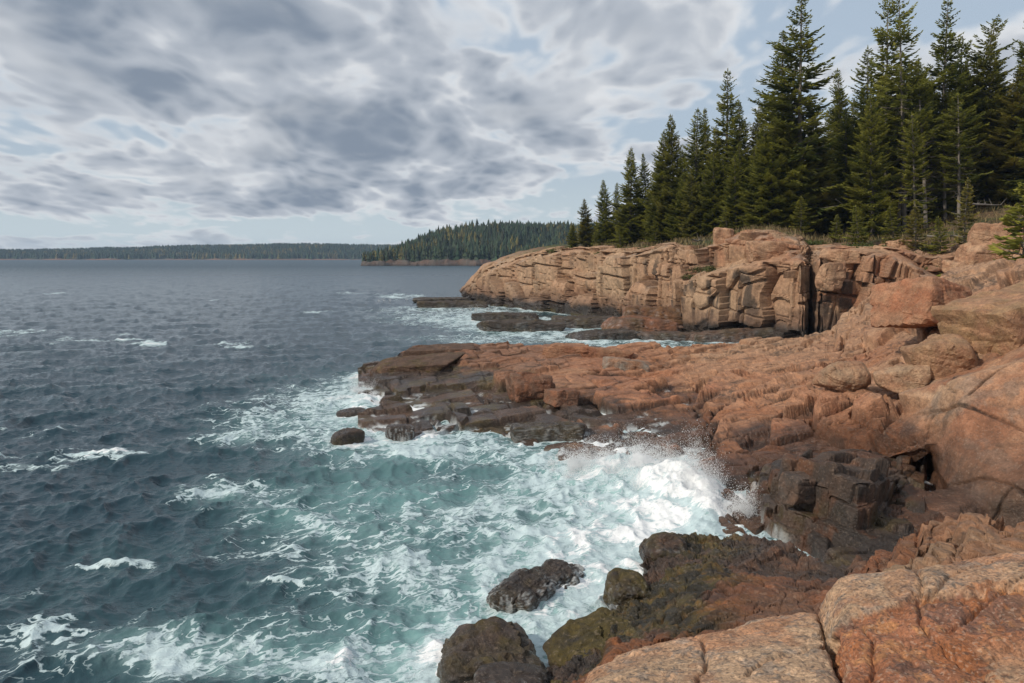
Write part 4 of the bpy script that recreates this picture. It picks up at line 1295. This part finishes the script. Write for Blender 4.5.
TREES = [
    ('full', 573, 222, 99, 'low seaward spruce, outermost of the whole row', 1.0),
    ('full', 586, 198, 97.5, 'second spruce from the seaward end, short with open top', 1.0),
    ('full', 606, 179, 95, 'narrow spruce just seaward of the first tall one', .85),
    ('slim', 615, 182, 98, 'thin spire peeping out behind the narrow seaward spruce', .8),
    ('full', 630, 146, 91, 'first tall dense cone from the seaward end of the row', 1.0),
    ('slim', 648, 152, 92, 'slender spruce filling the dip after the first tall cone', .9),
    ('full', 661, 130, 88, 'broad spruce right of the slender one in the dip', .95),
    ('full', 677, 113, 87, 'pointed dense spruce standing above the grassy cliff edge', .95),
    ('layer', 695, 108, 85, 'open layered spruce next to the pointed dense one', 1.0),
    ('slim', 707, 106, 87, 'thin dark spire squeezed beside the tall layered spruce', .8),
    ('layer', 725, 70, 84, 'tall layered spruce with tiered open top, alone above its neighbours', 1.0),
    ('slim', 744, 101, 81, 'yellow green cone in front of the twin giants', 1.2),
    ('full', 753, 103, 84, 'shaded cone between the yellow green one and the twin giants', .8),
    ('layer', 783, 28, 75, 'left and shorter of the twin giant spruces', 1.15),
    ('layer', 801, -4, 73.5, 'right and taller of the twin giant spruces, with a long side branch near its top', 1.2),
    ('full', 768, 120, 73, 'bushy spruce at the feet of the twin giants', 1.2),
    ('full', 812, 110, 75, 'dark bushy spruce right of the twin giants', 1.1),
    ('slim', 831, 90, 86, 'distant small spire in the gap right of the twin giants', 1.0),
    ('slim', 847, 67, 84, 'blue green pointed spire standing behind the gap', 1.0),
    ('layer', 864, 48, 80, 'dark layered spruce left of the two bare trunked ones', 1.0),
    ('full', 872, 88, 69, 'bright yellow green spruce in front of the bare trunks', .95),
    ('old', 885, 0, 74, 'left of the pair of rusty topped tall spruces', .85),
    ('bare', 904, -6, 71.5, 'tall spruce with a long bare pale trunk, right of the rusty topped pair', .9),
    ('layer', 936, 0, 73, 'dark tall spruce with a long level branch at its top', 1.0),
    ('old', 916, 112, 67, 'thin spruce with bare lower branches before the dark thicket', .9),
    ('old', 953, 36, 74, 'ragged brownish spruce right of the dark tall one', 1.1),
    ('bare', 945, 78, 71, 'spruce on a stout bare trunk by the brown slope', 1.0),
    ('wind', 968, 14, 75, 'wind bent spruce whose top leans to the right', 1.0),
    ('full', 985, 32, 74, 'dense bright spruce under the bent one', 1.15),
    ('wind', 1014, 12, 75, 'wind thinned spruce with a small tuft at its top', .9),
    ('full', 1012, 62, 71, 'broad spruce at the right edge of the stand', 1.2),
    ('full', 1042, 20, 68, 'big spruce cut by the right edge of the picture', 1.1),
    ('young', 965, 178, 59, 'young spruce alone on the brown slope', .95),
    ('young', 940, 216, 58, 'bushy knee high sapling left of the lone young spruce', 1.5),
    ('young', 893, 206, 62, 'young spruce spreading over the cliff edge', 1.6),
    ('young', 858, 205, 63, 'young bright spruce at the cliff edge left of the bare trunks', 1.5),
    ('young', 915, 205, 60, 'young spruce below the thin one with bare branches', 1.4),
    ('young', 836, 214, 66, 'small dark sapling behind the cliff corner', 1.4),
    ('young', 800, 196, 70, 'young spruce crouching under the taller giant', 1.6),
    ('young', 727, 205, 76, 'young spruce on the cliff top by the split grey block', 1.4),
    ('young', 690, 214, 80, 'young spruce over the grassy cliff edge', 1.5),
    ('young', 655, 222, 86, 'sapling under the broad spruce near the rocky edge', 1.6),
    ('young', 620, 228, 89, 'sapling at the foot of the first tall cone', 1.6),
    ('young', 595, 232, 94, 'lowest sapling at the bare rock by the seaward end', 1.5),
]
for k, px, pt, Y, lb, w in TREES:
    tree(k, px, pt, Y, lb, w)
for px, pt, Y, lb in [(926, 58, 69.5, 'bare trunked spruce with dead grey limbs, left of the dark thicket'), (959, 92, 67.5, 'shorter bare trunked spruce by the brown slope'), (899, 74, 73, 'spruce with a thin crown behind the long pale trunk')]:
    tree('bare', px, pt, Y, lb, 1.0)
tree('young', 1022, 178, 47, 'low bright spruce on the bank at the right edge, nearest of all', 1.35, v=hv)
rg = random.Random(5)
outl_x = [560, 586, 606, 630, 661, 695, 725, 745, 770, 800, 830, 860, 890, 936, 970, 1024, 1200]
outl_y = [240, 222, 200, 172, 150, 132, 122, 122, 108, 100, 110, 92, 64, 62, 64, 70, 60]
for i in range(86):
    px = (618 + (i + rg.random()) * 11.2) if i < 46 else (592 + (i - 46 + rg.random()) * 8.6) if i < 70 else 845 + (i - 70 + rg.random()) * 13.5
    Y = float(np.interp(px, _cpx, _upY)) + (rg.uniform(12, 30) if i < 46 else rg.uniform(7, 12) if i < 70 else rg.uniform(14, 20))
    pt = float(np.interp(px, outl_x, outl_y)) + (rg.uniform(0, 45) if i < 46 else rg.uniform(6, 40) if i < 70 else rg.uniform(-6, 26))
    tree(['full', 'slim', 'full'][i % 3], px, pt, Y, 'dark spruce in the shaded interior behind the front row of the stand', 1.0, group='spruces deep in the stand')

# ------------------------------------------------------------------ low growth on the cliff edge
SHRUB, t = new_mat('shrub_leaves')
tint = t.n('ShaderNodeAttribute', attribute_name='tint').outputs['Fac']
c = t.mix(tint, (.03, .05, .012), (.12, .14, .025))
d = t.n('ShaderNodeBsdfPrincipled', {'Base Color': c, 'Roughness': .7})
t.n('ShaderNodeOutputMaterial', {'Surface': t.n('ShaderNodeMixShader', {0: .2, 1: d, 2: t.n('ShaderNodeBsdfTranslucent', {'Color': c})})})
DRY, t = new_mat('dry_grass')
tint = t.n('ShaderNodeAttribute', attribute_name='tint').outputs['Fac']
c = t.mix(tint, (.07, .06, .02), (.24, .17, .075))
t.n('ShaderNodeOutputMaterial', {'Surface': t.n('ShaderNodeBsdfPrincipled', {'Base Color': c, 'Roughness': .8})})


def shrub_mesh(seed, n=900, rx=1.0, rz=.5):
    rg = np.random.RandomState(seed)
    V, Fc, T = [], [], []
    lobes = [(rg.normal(0, .45, 2), rg.uniform(.35, .7)) for _ in range(7)]
    for i in range(n):
        (c, r) = lobes[rg.randint(7)]
        d = rg.normal(size=3)
        d /= np.linalg.norm(d)
        d[2] = abs(d[2])
        p = np.array([c[0], c[1], 0]) + d * r * rg.uniform(.55, 1.05)
        p = p * np.array([rx, rx, rz * 1.5])
        a = rg.normal(size=3)
        a /= np.linalg.norm(a)
        b = np.cross(a, rg.normal(size=3))
        b /= np.linalg.norm(b)
        s = rg.uniform(.05, .11)
        k = len(V)
        V += [p, p + a * s + b * s * .4, p + a * s * 2, p + a * s - b * s * .4]
        Fc.append((k, k + 1, k + 2, k + 3))
        T += [np.clip(rg.normal(.45, .22), 0, 1)] * 4
    o = mesh_np('shrub', V, Fc, SHRUB, floats={'tint': T})
    COL.objects.unlink(o)
    return o


SH = [shrub_mesh(s) for s in (1, 2, 3)]
SHRUBS = [(713, 268, 67.6, 1.2, 'bright green cushion shrub in the cleft below the upper cliff'), (703, 273, 68.3, .9, 'smaller green shrub beside the bright cushion in the cleft'),
          (690, 276, 69, .8, 'lowest green tuft at the left end of the cleft'),
          (650, 249, 81, 1.5, 'green shrub at the rocky rim under the broad spruce'), (664, 247, 78, 1.4, 'shrub overhanging the long tan cliff block'),
          (632, 252, 84, 1.5, 'shrub on the pale rim stones'), (608, 252, 88, 1.5, 'dark low shrub near the seaward trees'), (570, 249, 99, 1.8, 'seaward most shrub on the bare cliff top'),
          (688, 243, 77, 1.4, 'shrub by the young spruce above the grassy edge'), (745, 231, 70, 1.3, 'dark shrub behind the tan crowning block'),
          (818, 242, 65, 1.3, 'yellowish shrub right of the corner block'), (858, 246, 61.5, 1.4, 'green shrub trailing over the rim above the red cliff face'),
          (880, 248, 61, 1.2, 'shrub beside the whitish flat stone'), (925, 247, 60, 1.4, 'shrub at the top of the rubble gully'), (935, 268, 57, .9, 'small olive shrub among the rubble stones'),
          (960, 262, 57.5, .8, 'tiny shrub between the rubble rocks'), (978, 240, 57.5, 1.1, 'brownish shrub on the slope left of the pale boulder'), (1016, 262, 48, 1.0, 'shrub at the foot of the nearest low spruce')]
for i, (px, py, Y, s, lb) in enumerate(SHRUBS):
    o = SH[i % 3].copy()
    x = (px - 512) / F * Y
    o.location = (x, Y, zat(py, Y) - .25 * s)
    o.scale = (s, s, s * .9)
    o.rotation_euler = (0, 0, i * 1.7)
    COL.objects.link(o)
    tag(o, lb, 'shrub', 'low shrubs along the cliff top')

# dry grass and twigs on the forest floor
rgn = np.random.RandomState(9)
hb = (hv[:, 1] - np.interp(proj(hv)[:, 0], _cpx, _upY))
cand = hv[(hb > .5) & (hb < 14) & (proj(hv)[:, 0] > 590) & (hv[:, 1] > 30)]
pick = cand[rgn.randint(0, len(cand), 9000)] + rgn.normal(0, .25, (9000, 3)) * np.array((1, 1, 0))
a = rgn.uniform(0, 6.28, 9000)
hgt = rgn.uniform(.12, .5, 9000)
side = np.stack([np.cos(a), np.sin(a), a * 0], 1) * .035
tipv = np.stack([rgn.normal(0, .12, 9000), rgn.normal(0, .12, 9000), hgt], 1)
V = np.stack([pick - side, pick + side, pick + tipv + side * .3, pick + tipv - side * .3], 1).reshape(-1, 3)
gr = mesh_np('dry_grass', V, np.arange(36000).reshape(-1, 4), DRY, floats={'tint': np.repeat(rgn.uniform(0, 1, 9000), 4)})
tag(gr, 'dry brown grass and litter on the ground under the spruces', 'grass', kind='stuff')

# fallen dead wood on the slope
for i, (px, py, Y, L, rz, lb) in enumerate([(985, 206, 63, 3.6, .4, 'grey fallen log lying across the brown slope'), (945, 238, 59, 2.4, -.6, 'short dead branch on the ground below the bare trunks'),
                                            (700, 242, 73.5, 2.6, .9, 'bleached dead branch on the cliff edge by the grey block')]):
    TV, TF = [], []
    rg = random.Random(i)
    pts = [Vector((L * (k / 4 - .5), rg.uniform(-.12, .12), .1 + rg.uniform(-.04, .1))) for k in range(5)]
    tube(TV, TF, pts, (.09, .08, .07, .05, .02), 6)
    for k in range(6):
        p = pts[1 + k % 4]
        tube(TV, TF, [p, p + Vector((rg.uniform(-.3, .5), rg.uniform(-.6, .6), rg.uniform(.1, .7)))], (.025, .006), 4)
    o = mesh_np('fallen_log', TV, TF, BARK, smooth=True)
    o.location = at(px, py, Y)
    o.rotation_euler = (0, 0, rz)
    tag(o, lb, 'dead wood')

# ------------------------------------------------------------------ wooded point and far shore
FAR, t = new_mat('far_woods')
c = t.n('ShaderNodeAttribute', attribute_name='col').outputs['Color']
t.n('ShaderNodeOutputMaterial', {'Surface': t.n('ShaderNodeBsdfPrincipled', {'Base Color': c, 'Roughness': .9})})


def woods(name, pts, hs, cols, seed, label, tiers=3, sides=6, wid=.21):
    """a mass of small ragged conifers"""
    rg = np.random.RandomState(seed)
    n = len(pts)
    Vt, Ft = [], []
    k = 0
    V = np.zeros((n, tiers * (sides + 1), 3))
    for t_ in range(tiers):
        zb, zt = .04 + .96 * t_ / tiers * .92, min(1.0, .04 + .96 * (t_ + 1.35) / tiers * .92)
        if t_ == tiers - 1:
            zt = 1.0
        rad = wid * (1 - t_ / tiers) ** .9 + .02
        for s in range(sides):
            a = 2 * math.pi * s / sides + rg.uniform(0, 6, n) * 0 + t_
            rr = rad * hs * rg.uniform(.55, 1.35, n)
            V[:, k, 0], V[:, k, 1], V[:, k, 2] = np.cos(a) * rr, np.sin(a) * rr, hs * (zb + rg.uniform(-.04, .04, n))
            k += 1
        V[:, k, 2] = hs * zt
        for s in range(sides):
            Ft.append((k - sides + s, k - sides + (s + 1) % sides, k))
        k += 1
    V += pts[:, None, :]
    Fc = (np.array(Ft)[None] + (np.arange(n) * k)[:, None, None]).reshape(-1, 3)
    cc = np.repeat(cols, k, 0)
    return tag(mesh_np(name, V.reshape(-1, 3), Fc, FAR, cols=cc, tri=True), label, 'forest', kind='stuff')


def hillgrid(name, xs, ys, zf, colf, label):
    gx, gy = np.meshgrid(xs, ys, indexing='ij')
    P = np.stack([gx.ravel(), gy.ravel(), gx.ravel() * 0], 1)
    P[:, 2] = zf(P[:, 0], P[:, 1])
    a, b = gx.shape
    idx = np.arange(a * b).reshape(a, b)
    Fq = np.stack([idx[:-1, :-1], idx[1:, :-1], idx[1:, 1:], idx[:-1, 1:]], -1).reshape(-1, 4)
    o = mesh_np(name, P, Fq, FAR, cols=colf(P))
    return tag(o, label, 'hill', kind='structure')


def leafcols(n, rg, gold=.06):
    c = np.array((.024, .042, .02)) * rg.uniform(.6, 1.5, (n, 1)) + rg.uniform(0, .012, (n, 3)) * np.array((1.2, 1, .3))
    g = rg.uniform(size=n) < gold
    c[g] = np.array((.15, .125, .025)) * rg.uniform(.6, 1.1, (g.sum(), 1))
    return c


# wooded point, about 550 m away
Y2 = 550.


def shore2(x):      # shoreline distance
    P = np.stack([x, x * 0, x * 0], 1)
    return Y2 + 10 * fbm(P, 40, 3, 401) + 5 * fbm(P, 9, 3, 402) + np.clip((x + 30) * .05, -5, 30) + 200 * sst(-104, -114, x)


def z2(x, y):
    P = np.stack([x, y, x * 0], 1)
    d = y - shore2(x)
    crest = np.interp(x, [-135, -112, -100, -85, -62, -32, 0, 20, 60, 120, 300], [-2, 0, 4, 11, 18.5, 23.5, 25, 24.5, 24, 25, 27])
    rockb = 3.6 * sst(0, 7, d + 3 * fbm(P, 8, 3, 404)) + 1.5 * fbm(P, 5, 4, 405) * sst(-2, 3, d)
    return -1.2 + rockb + 1.2 * sst(-1, 1, d) + np.maximum(crest - 4, -2.5) * sst(6, 95, d)


def c2(P):
    d = P[:, 1] - shore2(P[:, 0])
    n = fbm(P, 4, 4, 406)
    c = lerp(BROWN * .8, GREY * .42, np.clip(.5 + n, 0, 1))
    c = lerp(c, DARK, sst(1.6, .4, P[:, 2] + n * .5))
    return lerp(c, np.array((.03, .04, .018)), sst(7, 11, d + 3 * n))


hill2 = hillgrid('wooded_point', np.concatenate([np.arange(-140, 70, .8), np.arange(70, 420, 6.)]), np.concatenate([np.arange(528, 600, .8), np.arange(600, 760, 5.)]), z2, c2,
                 'dark wooded point with a rocky shore across the cove')
rgn = np.random.RandomState(21)
x = rgn.uniform(-112, 260, 9000)
d = rgn.uniform(0, 1, 9000) ** 1.2 * 125 + 8
y = shore2(x) + d
z = z2(x, y)
keep = (z > 1.8)
x, y, z = x[keep], y[keep], z[keep]
hs = rgn.uniform(6, 11.5, len(x)) * np.where(rgn.uniform(size=len(x)) < .12, 1.25, 1) * np.interp(x, [-112, -90, -60], [.55, .8, 1])
cc = leafcols(len(x), rgn, .03)
yel = (fbm(np.stack([x, y, x * 0], 1), 22, 2, 411) > .28) & (rgn.uniform(size=len(x)) < .35)
cc[yel] = np.array((.14, .12, .03)) * rgn.uniform(.6, 1.1, (yel.sum(), 1))
woods('point_forest', np.stack([x, y, z - .3], 1), hs, cc, 22, 'dense spruce wood covering the point across the cove')

# far shore, about 1500 m away
Y3 = 1500.


def shore3(x):
    P = np.stack([x, x * 0, x * 0], 1)
    return Y3 + 30 * fbm(P, 160, 3, 421) + 8 * fbm(P, 25, 3, 422)


def z3(x, y):
    P = np.stack([x, y, x * 0], 1)
    d = y - shore3(x)
    crest = np.interp(x, [-1500, -1000, -820, -700, -450, -200, 200, 900], [10, 12, 17, 22, 24, 22, 20, 20])
    return -1.5 + 3.6 * sst(-4, 14, d) + .8 * fbm(P, 14, 3, 424) * sst(0, 6, d) + (crest - 2) * sst(20, 240, d) * (1 + .12 * fbm(P, 160, 2, 425))


def c3(P):
    d = P[:, 1] - shore3(P[:, 0])
    n = fbm(P, 30, 3, 426)
    c = lerp(PINK * .55, GREY * .5, np.clip(.5 + n, 0, 1))
    return lerp(c, np.array((.03, .042, .02)), sst(10, 16, d + 8 * n))


hillgrid('far_shore', np.arange(-1900, 900, 6.), np.concatenate([np.arange(1440, 1540, 4.), np.arange(1540, 1900, 20.)]), z3, c3, 'low far shore with a pale pink rock line at the water')
x = rgn.uniform(-1500, 300, 16000)
d = rgn.uniform(0, 1, 16000) * 270 + 14
y = shore3(x) + d
z = z3(x, y)
hs = rgn.uniform(9, 13, len(x))
cc = leafcols(len(x), rgn, .02)
yel = (fbm(np.stack([x, y, x * 0], 1), 60, 2, 431) > .3) & (rgn.uniform(size=len(x)) < .35)
cc[yel] = np.array((.15, .12, .035)) * rgn.uniform(.6, 1.1, (yel.sum(), 1))
woods('far_forest', np.stack([x, y, z - .3], 1), hs, cc, 24, 'long band of forest along the far shore', tiers=2, sides=5, wid=.34)

# seabed under everything, out to the horizon
bed = mesh_np('seabed', [(-7000, -300, -6), (7000, -300, -6), (7000, 9000, -6), (-7000, 9000, -6)], [(0, 1, 2, 3)], FAR, cols=np.full((4, 3), .05))
tag(bed, 'sea bottom under the water', 'ground', kind='structure')

# ------------------------------------------------------------------ air
HZ, t = new_mat('haze')
t.n('ShaderNodeOutputMaterial', {'Volume': t.n('ShaderNodeVolumePrincipled', {'Color': (.52, .72, 1.0, 1), 'Density': .00016, 'Anisotropy': .1})})
hx = [(x, y, z) for z in (-8, 45) for y in (-60, 2400) for x in (-2300, 1500)]
hz = mesh_np('haze', hx, [(0, 2, 3, 1), (4, 5, 7, 6), (0, 1, 5, 4), (2, 6, 7, 3), (0, 4, 6, 2), (1, 3, 7, 5)], HZ)
tag(hz, 'thin blue sea haze in front of the far shore', 'haze', kind='stuff')

# ------------------------------------------------------------------ light, sky, camera
SUN_AZ, SUN_EL = math.radians(-122), math.radians(36)       # azimuth from +Y towards +X
S = Vector((math.sin(SUN_AZ) * math.cos(SUN_EL), math.cos(SUN_AZ) * math.cos(SUN_EL), math.sin(SUN_EL)))
L = bpy.data.lights.new('sun', 'SUN')
L.energy = 3.0
L.angle = math.radians(2.5)
L.color = (1.0, .91, .78)
lo = bpy.data.objects.new('sun', L)
COL.objects.link(lo)
lo.location = S * 60
lo.rotation_euler = S.to_track_quat('Z', 'Y').to_euler()

W = bpy.data.worlds.new('World')
SC.world = W
W.use_nodes = True
t = NT(W.node_tree)
d = t.n('ShaderNodeTexCoord').outputs['Generated']
dn = t.vm('NORMALIZE', d)
sx = t.n('ShaderNodeSeparateXYZ', {0: dn})
dx, dy, dz = sx.outputs
sky = t.n('ShaderNodeTexSky', sky_type='NISHITA', sun_disc=False)
sky.sun_elevation = SUN_EL
sky.sun_rotation = SUN_AZ
sky.air_density = 1.2
sky.dust_density = 1.5
skyc = t.vm('MULTIPLY', sky.outputs[0], (.075, .075, .075))
# clouds lie on a flat layer: the direction meets it at (x, y) / z
zz = t.m('ADD', t.m('MAXIMUM', dz, 0), .2)
cp = t.n('ShaderNodeCombineXYZ', {0: t.m('DIVIDE', dx, zz), 1: t.m('DIVIDE', dy, zz), 2: 0}).outputs[0]
cp = t.vm('ADD', cp, (3.4, 2.1, 0))
hyp = t.m('SQRT', t.m('ADD', t.m('MULTIPLY', dx, dx), t.m('MULTIPLY', dy, dy)))
el = t.m('DIVIDE', dz, hyp)                 # tangent of the elevation
azt = t.m('ARCTAN2', dx, dy)                # azimuth


def blob(a, e, ra, re):
    """soft patch of sky round azimuth a and elevation tangent e"""
    q1 = t.m('DIVIDE', t.m('SUBTRACT', azt, a), ra)
    q2 = t.m('DIVIDE', t.m('SUBTRACT', el, e), re)
    return t.m('EXPONENT', t.m('MULTIPLY', t.m('ADD', t.m('MULTIPLY', q1, q1), t.m('MULTIPLY', q2, q2)), -1.0))


def pxb(px, py, rx, ry):
    return blob(math.atan((px - 512) / F), (HY - py) / F, rx / F, ry / F)


cp = t.vm('MULTIPLY', cp, (1.1, .72, 1))
wp = t.scale(t.vm('SUBTRACT', t.noise(cp, 1.9, 2, .5, out=1), (.5, .5, .5)), .30)
cq = t.vm('ADD', cp, wp)
vor = t.n('ShaderNodeTexVoronoi', {'Vector': cq, 'Scale': 3.2, 'Detail': 2, 'Roughness': .6, 'Lacunarity': 2.3, 'Smoothness': .6}, feature='SMOOTH_F1').outputs['Distance']
puff = t.m('MULTIPLY', t.m('SUBTRACT', .38, vor), .34)
D0 = t.m('ADD', t.noise(cq, 1.15, 7, .56), puff)
D1 = t.noise(t.vm('ADD', cq, (-.16, -.15, 0)), 1.15, 4, .56)      # the same clouds a step towards the sun
bias = 0.0
for (px, py, rx, ry, a) in [(120, 25, 190, 40, .16), (120, 95, 150, 32, .10), (430, 130, 120, 55, .14), (600, 30, 160, 30, .06), (660, 110, 100, 50, -.13), (130, 130, 120, 30, .10), (255, 130, 40, 40, -.06),
                            (330, 40, 60, 30, -.05), (250, 228, 400, 18, -.13), (850, 60, 160, 60, .02), (80, 182, 120, 16, .04)]:
    bias = t.m('ADD', bias, t.m('MULTIPLY', pxb(px, py, rx, ry), a * 1.1))
D = t.m('ADD', D0, bias)
cov = t.mr(D, .17, .31)
thick = t.mr(D, .27, .50)
lit = t.mr(t.m('SUBTRACT', t.m('SUBTRACT', D0, puff), D1), .02, .16)
white = (.84, .85, .86)
n_in = t.noise(cq, 3.0, 5, .6)
Dk = t.m('ADD', D, t.m('MULTIPLY', t.m('SUBTRACT', n_in, .5), .2))
cc = t.mix(t.mr(Dk, .20, .35), white, (.50, .54, .60))
cc = t.mix(t.mr(Dk, .29, .56), cc, (.235, .285, .36))
cc = t.mix(t.m('MULTIPLY', lit, .3), cc, white)
low = t.mr(el, .0, .13, 1, 0)
skyb = t.mix(t.m('MULTIPLY', low, .85), t.mix(.75, skyc, (.50, .60, .72)), (.60, .70, .735))
out = t.mix(cov, skyb, cc)
out = t.mix(t.m('MULTIPLY', t.mr(el, .0, .05, 1, 0), .45), out, (.66, .72, .74))
bg = t.n('ShaderNodeBackground', {'Color': out, 'Strength': 1.0})
t.n('ShaderNodeOutputWorld', {'Surface': bg})
W.cycles.sampling_method = 'MANUAL'
W.cycles.sample_map_resolution = 512

cam = bpy.data.cameras.new('camera')
cam.lens = 28
cam.sensor_width = 36
cam.shift_y = -(341.5 - HY) / 1024
cam.clip_start = .1
cam.clip_end = 12000
co = bpy.data.objects.new('camera', cam)
COL.objects.link(co)
co.location = (0, 0, EYE)
co.rotation_euler = (math.radians(90), 0, 0)
SC.camera = co
SC.render.resolution_x, SC.render.resolution_y = 1024, 683
SC.view_settings.view_transform = 'Standard'
SC.view_settings.look = 'None'
SC.view_settings.exposure = 0.0
SC.view_settings.gamma = 1
SC.cycles.use_denoising = True
SC.cycles.max_bounces = 6
SC.cycles.volume_bounces = 0
SC.cycles.transparent_max_bounces = 4
